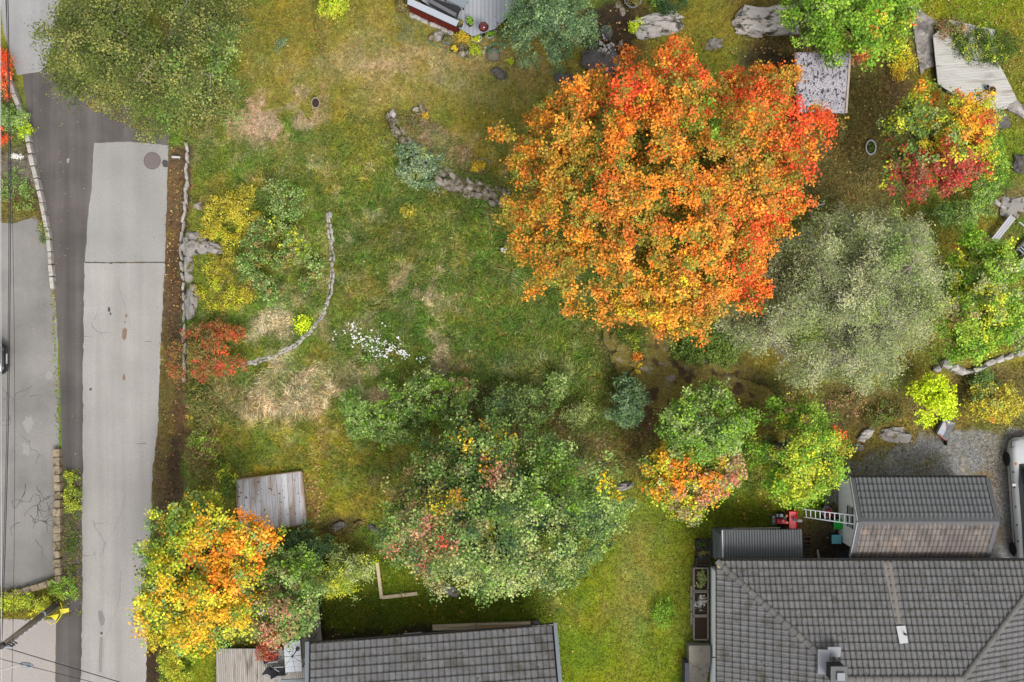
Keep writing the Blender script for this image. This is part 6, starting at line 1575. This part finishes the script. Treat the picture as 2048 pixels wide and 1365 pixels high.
plant('willow_tree', 'blue green round tree beside the grey timber deck', 'tree', 1108, 60, 98, 98, 5.5, 'bluegr', lobe=.5, dens=1252, leaf=0.083, amp=.08)
plant('maple_tree', 'bright green maple over the shed roof at the top', 'tree', 1690, 40, 130, 112, 7, 'bright', outline=[(1565,40),(1600,85),(1640,95),(1670,130),(1710,150),(1750,140),(1790,120),(1815,80),(1830,30),(1800,-60),(1600,-60)], lobe=.55, dens=974, leaf=0.113, amp=.14, patches=[(1760, 70, 40, 'orange', .35), (1720, 120, 14, 'crimson', .9), (1800, 60, 40, 'yelgrn', .6), (1600, 60, 60, 'green', .4)])
plant('maple_tree', 'maple with yellow green upper crown and crimson lower crown', 'tree', 1868, 285, 118, 134, 6.5, 'yelgrn', outline=[(1800,210),(1850,165),(1900,155),(1960,180),(1985,230),(1985,270),(1960,290),(1995,330),(1950,345),(1940,390),(1900,400),(1840,420),(1800,410),(1780,370),(1760,350),(1765,290),(1750,250)], lobe=.5, dens=1009, leaf=0.105, amp=.14, inner='green',
      patches=[(1860, 360, 80, 'crimson', .95), (1920, 350, 50, 'crimson', .9), (1950, 250, 50, 'yellow', .8), (1880, 180, 60, 'orange', .4), (1850, 230, 60, 'green', .5), (1960, 240, 30, 'orange', .5), (1780, 300, 40, 'green', .7), (1810, 400, 40, 'crimson', .8), (1880, 290, 25, 'yellow', .9)])
plant('pine_tree', 'grey green pine with bare twigs right of the orange maple', 'tree', 1688, 597, 228, 196, 9, 'pine', outline=[(1560,420),(1620,410),(1680,420),(1740,405),(1790,430),(1840,460),(1870,500),(1905,550),(1910,610),(1890,660),(1870,700),(1840,740),(1790,770),(1740,760),(1700,770),(1650,790),(1590,780),(1530,770),(1500,740),(1470,690),(1440,640),(1500,610),(1540,560),(1530,500)], lobe=.8, dens=2000, leaf=0.112, needle=True, twigs=240, pale=True, amp=.1, fill=.45, limbs=26, patches=[(1820, 480, 80, 'green', .3), (1820, 620, 70, 'pale', .3)])
plant('rowan_tree', 'green and yellow tree at the right edge beside the pine', 'tree', 1942, 588, 104, 134, 6, 'bright', outline=[(1880,470),(1930,450),(1980,470),(2020,500),(2046,560),(2046,640),(2020,680),(1980,720),(1930,730),(1880,700),(1840,660),(1880,620),(1905,560)], lobe=.5, dens=1044, leaf=0.099, amp=.12, patches=[(1960, 600, 80, 'yelgrn', .6), (1990, 560, 60, 'pale', .4), (1900, 650, 40, 'pinkish', .2), (1915, 498, 8, 'orange', .9), (1905, 646, 9, 'orange', .8)])
plant('young_maple', 'bright lime yellow young tree above the wheelbarrow', 'tree', 1862, 798, 52, 50, 3.2, 'lime', lobe=.36, dens=1078, leaf=0.099, amp=.2)
plant('green_tree', 'green tree with brownish tips between yellow maple and walkway', 'tree', 575, 1200, 78, 104, 5, 'green', lobe=.45, dens=1009, leaf=0.099, amp=.14, patches=[(540, 1260, 60, 'pinkish', .7), (530, 1190, 50, 'brownish', .5), (610, 1130, 40, 'bright', .4), (510, 1220, 12, 'white', .5), (530, 1225, 10, 'white', .4), (520, 1300, 30, 'rust', .7)])
# ---- shrubs
def shrub(name, label, u, v, ru, rv, h, pal, **kw):
    a = dict(SHRUB); a.update(lobe=.32, dens=1078, leaf=0.087, amp=.18); a.update(kw)
    return plant(name, label, 'shrub', u, v, ru, rv, h, pal, **a)
shrub('japanese_maple', 'low shrub with dark red leaves at the deck edge', 530, 1305, 24, 18, 1.4, 'crimson', base=.5)
shrub('bush', 'dark bluish green bush at the corner of the wooden platform', 610, 1088, 56, 40, 2.4, 'dark', patches=[(590, 1080, 30, 'bluegr', .4)])
shrub('willow_shrub', 'feathery yellowish green shrub left of the timber edging', 692, 1142, 54, 60, 2.4, 'pale', leaf=0.070, dens=1566, lobe=.5, patches=[(690, 1170, 40, 'yelgrn', .7), (745, 1100, 24, 'lime', .6)])
shrub('barberry_shrub', 'reddish orange shrub overhanging the road verge', 415, 706, 84, 62, 2.0, 'rust', dens=1392, leaf=0.070, patches=[(450, 690, 40, 'red', .3), (370, 690, 50, 'brownish', .6), (440, 740, 50, 'crimson', .25)])
shrub('spirea_shrub', 'spreading mustard yellow shrub near the grey rock ledge', 466, 428, 70, 58, .7, 'mustard', gapf=1.3, dens=974, leaf=0.061, fill=.1, patches=[(450, 470, 30, 'yelgrn', .5)])
shrub('bush', 'mustard ground shrub below the spreading yellow one', 420, 465, 22, 26, .5, 'mustard', leaf=0.061)
shrub('bush', 'rounded moss green cushion shrub on the ledge', 455, 560, 70, 66, .4, 'mustard', gapf=1.1, leaf=0.052, dens=870, patches=[(430, 590, 40, 'lime', .4), (480, 540, 40, 'brownish', .5)], fill=.1)
shrub('bush', 'leafy green bush left of the curved stone edging', 560, 520, 80, 88, 1.4, 'green', gapf=1.3, dens=747, leaf=0.087, fill=.15, patches=[(540, 500, 60, 'brownish', .4), (590, 470, 40, 'yelgrn', .5), (560, 570, 40, 'brownish', .4)])
shrub('bush', 'pale leafed bush above the leafy green bush', 575, 400, 50, 46, 1.0, 'green', dens=573, leaf=0.078, fill=.1)
shrub('bush', 'yellowish sapling inside the curved edging', 602, 648, 20, 19, .9, 'lime', leaf=0.070, dens=870)
shrub('phlox_bush', 'blue green leafy bush against the dry stone wall', 842, 330, 60, 46, 1.1, 'silver', leaf=0.087, dens=904, lobe=.28, patches=[(850, 300, 12, 'pale', .8), (810, 270, 14, 'silver', .9), (830, 350, 12, 'pale', .8)], amp=.25)
shrub('bush', 'small yellowish weed clump in the long grass', 816, 425, 14, 16, .5, 'mustard', leaf=0.061)
shrub('elder_sapling', 'bright green sapling group left of the shrub thicket', 760, 830, 90, 62, 2.6, 'green', dens=730, leaf=0.096, fill=.12, patches=[(780, 800, 90, 'bright', .45)], amp=.3)
shrub('elder_sapling', 'green sapling thicket above the pinkish tipped maple', 880, 800, 80, 66, 2.8, 'green', dens=747, leaf=0.096, fill=.15, patches=[(900, 760, 30, 'bright', .8), (930, 770, 22, 'pinkish', .7), (880, 830, 70, 'bright', .35), (860, 890, 20, 'yellow', .4)], amp=.3)
shrub('elder_sapling', 'wide leafy bush below the long green grass', 1030, 815, 74, 54, 2.4, 'green', dens=835, leaf=0.087, fill=.15, amp=.25, patches=[(1010, 800, 40, 'bluegr', .5)])
shrub('elder_sapling', 'small leafy bush above the wide leafy bush', 1120, 772, 32, 28, 1.6, 'green', dens=835, leaf=0.087)
shrub('elder_sapling', 'sparse sapling with narrow leaves in brown ground', 1160, 830, 44, 26, 1.4, 'pale', dens=452, leaf=0.078, fill=.05)
shrub('rowan_sapling', 'fern leaved green sapling left of the clumpy green tree', 1252, 805, 48, 56, 2.2, 'bluegr', dens=974, leaf=0.096, amp=.2)
shrub('juniper_bush', 'olive green low bush at the foot of the orange maple', 1268, 678, 40, 28, 1.0, 'ivy', leaf=0.052, dens=1218, patches=[(1265, 675, 30, 'yelgrn', .4)])
shrub('maple_seedling', 'tiny orange maple seedling on the mossy rock', 1276, 712, 13, 12, .5, 'orange', leaf=0.078)
shrub('maple_seedling', 'tiny yellow seedling below the orange seedling', 1279, 735, 9, 11, .4, 'yellow', leaf=0.070)
shrub('ivy', 'dark green ivy mat between the orange maple and pine', 1415, 688, 84, 48, .7, 'ivy', leaf=0.087, dens=1078, lobe=.3, amp=.1, upn=1.1)
shrub('boxwood', 'bright green rounded shrub on the lower lawn', 1326, 1230, 27, 34, .6, 'bright', leaf=0.052, dens=1392, patches=[(1330, 1240, 40, 'bright', .5)])
shrub('spirea_shrub', 'lime green shrub at the top edge of the lawn', 664, 14, 34, 28, 1.0, 'yelgrn', leaf=0.070, dens=1130, patches=[(664, 14, 30, 'lime', .4)])
shrub('spirea_shrub', 'small yellow shrub beside the pale flat rock', 1268, 47, 15, 16, .6, 'lime', leaf=0.061)
shrub('hosta', 'yellow bush under the bright green maple', 1802, 128, 30, 36, .9, 'yellow', leaf=0.070, dens=870, patches=[(1800, 120, 40, 'lime', .3)])
shrub('creeping_hedge', 'olive hedge spilling over the white timber deck', 1968, 92, 70, 46, 1.1, 'ivy', leaf=0.061, dens=1322, patches=[(1960, 90, 60, 'yelgrn', .35)], amp=.12)
shrub('creeping_hedge', 'brownish heather on the left of the olive hedge', 1912, 66, 46, 28, .9, 'brownish', leaf=0.061, dens=1218, patches=[(1905, 60, 30, 'pinkish', .5)])
shrub('bush', 'green bush right of the crimson maple crown', 1968, 345, 46, 72, 2.0, 'bright', leaf=0.078, dens=1113, patches=[(1970, 380, 50, 'green', .6)])
shrub('bush', 'light green bush below the crimson maple crown', 1925, 425, 60, 34, 1.4, 'green', leaf=0.078, dens=782)
shrub('rose_bush', 'yellow orange shrub at the right edge above the van', 1985, 805, 66, 46, 1.8, 'mustard', leaf=0.078, dens=1044, patches=[(1960, 770, 40, 'green', .7), (1970, 850, 20, 'orange', .9), (2030, 790, 40, 'mustard', .6)])
shrub('bush', 'round green bush above the yellow orange shrub', 1966, 764, 34, 24, 1.2, 'green', leaf=0.070, dens=1078)
shrub('young_rowan', 'pale green sapling at the right edge near the white stone wall', 2036, 686, 28, 30, 1.8, 'pale', leaf=0.113, dens=522)
shrub('maple_seedling', 'orange seedling at the lower edge of the pine', 1716, 730, 16, 15, 1.2, 'orange', leaf=0.087, base=1.4)
shrub('spirea_shrub', 'mustard shrub beside the orange seedling under the pine', 1742, 738, 24, 22, 1.2, 'mustard', leaf=0.070, base=1.4)
shrub('bramble', 'brown bramble heap below the pine', 1690, 800, 44, 34, .8, 'brownish', leaf=0.070, dens=730, patches=[(1690, 795, 40, 'pinkish', .3)])
shrub('bramble', 'olive bramble heap above the gravel yard', 1765, 822, 46, 34, .7, 'brownish', leaf=0.070, dens=730, patches=[(1760, 830, 40, 'ivy', .5)])
shrub('hedge', 'brown green hedge along the road verge below the red shrub', 402, 810, 32, 62, 1.2, 'brownish', leaf=0.070, dens=974, lobe=.3, patches=[(372, 842, 9, 'yellow', .9), (395, 780, 40, 'ivy', .5)])
shrub('hedge', 'bright green lower hedge along the verge with grassy base', 410, 905, 36, 58, 1.1, 'brownish', leaf=0.070, dens=904, patches=[(400, 880, 30, 'bright', .5), (440, 920, 26, 'bright', .6), (385, 965, 18, 'bright', .8)])
shrub('bush', 'yellow green climber left of the wooden platform', 455, 960, 24, 46, 1.0, 'ivy', leaf=0.070, dens=730, patches=[(450, 940, 30, 'yelgrn', .6)])
shrub('hedge', 'clipped yellow green hedge at the bottom beside the road', 352, 1310, 34, 74, 1.4, 'yelgrn', leaf=0.061, dens=1566, box=True, cz=.5, rzf=.5, patches=[(350, 1310, 60, 'mustard', .4)])
shrub('hedge', 'narrow yellow green hedge on the verge beside the dark asphalt', 147, 985, 17, 40, .6, 'yelgrn', leaf=0.052, dens=1566, box=True, patches=[(147, 985, 40, 'ivy', .5)])
shrub('bush', 'green weeds below the narrow verge hedge', 146, 1085, 14, 62, .4, 'ivy', leaf=0.052, dens=904, patches=[(150, 1040, 26, 'brownish', .6), (140, 1030, 20, 'bright', .5)])
shrub('bush', 'bright green bush at the corner of the block wall', 128, 1178, 32, 22, .9, 'bright', leaf=0.052, dens=1322)
shrub('hedge', 'yellow green hedge below the low block wall', 40, 1206, 62, 24, .9, 'yelgrn', leaf=0.052, dens=1322, patches=[(10, 1225, 40, 'lime', .4), (60, 1200, 30, 'ivy', .5)])
shrub('red_shrub', 'fiery red shrub behind the white kerb wall', 6, 150, 22, 46, 1.3, 'red', leaf=0.061, dens=1322, patches=[(10, 180, 30, 'rust', .5)])
shrub('bush', 'green bush between the two red shrubs', 22, 232, 34, 26, 1.2, 'green', leaf=0.061, dens=1218)
shrub('red_shrub', 'small red shrub at the left edge below the green bush', 0, 268, 16, 24, 1.1, 'red', leaf=0.061, dens=1218)
shrub('spirea_shrub', 'lime green shrub spilling over the white kerb wall', 52, 258, 18, 26, .9, 'lime', leaf=0.052, dens=1218, patches=[(45, 275, 26, 'bright', .6)])
shrub('bush', 'low dark green plants in the bed above the driveway', 34, 380, 34, 46, .6, 'green', leaf=0.061, dens=661, patches=[(50, 400, 24, 'ivy', .6)])
shrub('bush', 'mossy weeds on the corner of the driveway', 88, 462, 14, 28, .5, 'ivy', leaf=0.052, dens=870, patches=[(84, 445, 16, 'mustard', .6)])
shrub('alyssum', 'white flowering clump beside the white kerb wall', 34, 313, 14, 6, .35, 'white', leaf=0.044)
shrub('fern_clump', 'dark green undergrowth at the lawn top left under the tree', 560, 90, 16, 16, .5, 'silver', leaf=0.052, dens=870)
shrub('fern_clump', 'dark green shrub at the top edge beside the pale flat rock', 1335, 4, 50, 26, .8, 'dark', leaf=0.070, dens=1130, patches=[(1300, 4, 20, 'bright', .7)])
shrub('sedum', 'yellow cushion plant at the upper end of the dry stone wall', 851, 230, 9, 9, .35, 'yellow', leaf=0.044, dens=1566)
shrub('sedum', 'yellow cushion plant inside a wire hoop above the stone wall', 957, 332, 14, 15, .4, 'yellow', leaf=0.044, dens=1566)
shrub('hosta', 'golden shrub in front of the red boarded deck wall', 930, 72, 17, 19, .8, 'mustard', leaf=0.052, dens=1392, patches=[(930, 72, 20, 'yellow', .6)])
shrub('groundcover_plant', 'lime green cushion plant among stones below the deck', 950, 100, 15, 13, .45, 'lime', leaf=0.044, dens=1566)
shrub('bush', 'small dark bush at the deck corner beside the blue green tree', 1005, 60, 18, 26, .9, 'dark', leaf=0.052, dens=904, patches=[(1005, 52, 10, 'mustard', .6)])
shrub('bush', 'bushy yellow green sprig by the coiled garden hose', 1020, 121, 7, 7, .3, 'lime', leaf=0.044)
shrub('thyme_clump', 'grey green herb patch beside the red deck wall', 806, 62, 30, 26, .2, 'silver', leaf=0.035, dens=870, patches=[(806, 62, 40, 'brownish', .4)])

# white flowers in the meadow: nobody could count them
def flowers():
    n = 280
    kc = RNG.integers(0, 60, n); cu = RNG.normal(756, 36, 60); cv = 692 + (cu - 756) * .4 + RNG.normal(0, 19, 60)
    u = cu[kc] + RNG.normal(0, 4, n); v = cv[kc] + RNG.normal(0, 4, n)
    z = H(u, v) + RNG.uniform(.3, .5, n); s = (CAM_H - z) / F
    c0 = np.stack([(u - CU) * s, (CV - v) * s, z], -1); a = RNG.uniform(0, 6.28, n); sz = RNG.uniform(.02, .05, n)
    tx = np.stack([np.cos(a), np.sin(a), a * 0], -1) * sz[:, None]; ty = np.stack([-np.sin(a), np.cos(a), a * 0], -1) * sz[:, None]
    nr = RNG.normal(0, .012, (n, 3))
    co = np.stack([c0 - tx, c0 - ty + nr, c0 + tx, c0 + ty - nr], 1).reshape(-1, 3)
    c = lin([(238, 236, 232)] * n, .75) * RNG.uniform(.8, 1.1, n)[:, None]
    me = np_mesh('white_flowers', co, quads=np.arange(4 * n).reshape(-1, 4), col=np.repeat(c, 4, 0)); me.materials.append(M_LEAF)
    tag(link('white_flowers', me), kind='stuff')
flowers()
shrub('flower_bush', 'dark leafy plant carrying the white flowers in the meadow', 765, 700, 52, 34, .45, 'green', leaf=0.070, dens=573, fill=.05, patches=[(800, 710, 30, 'brownish', .5)])
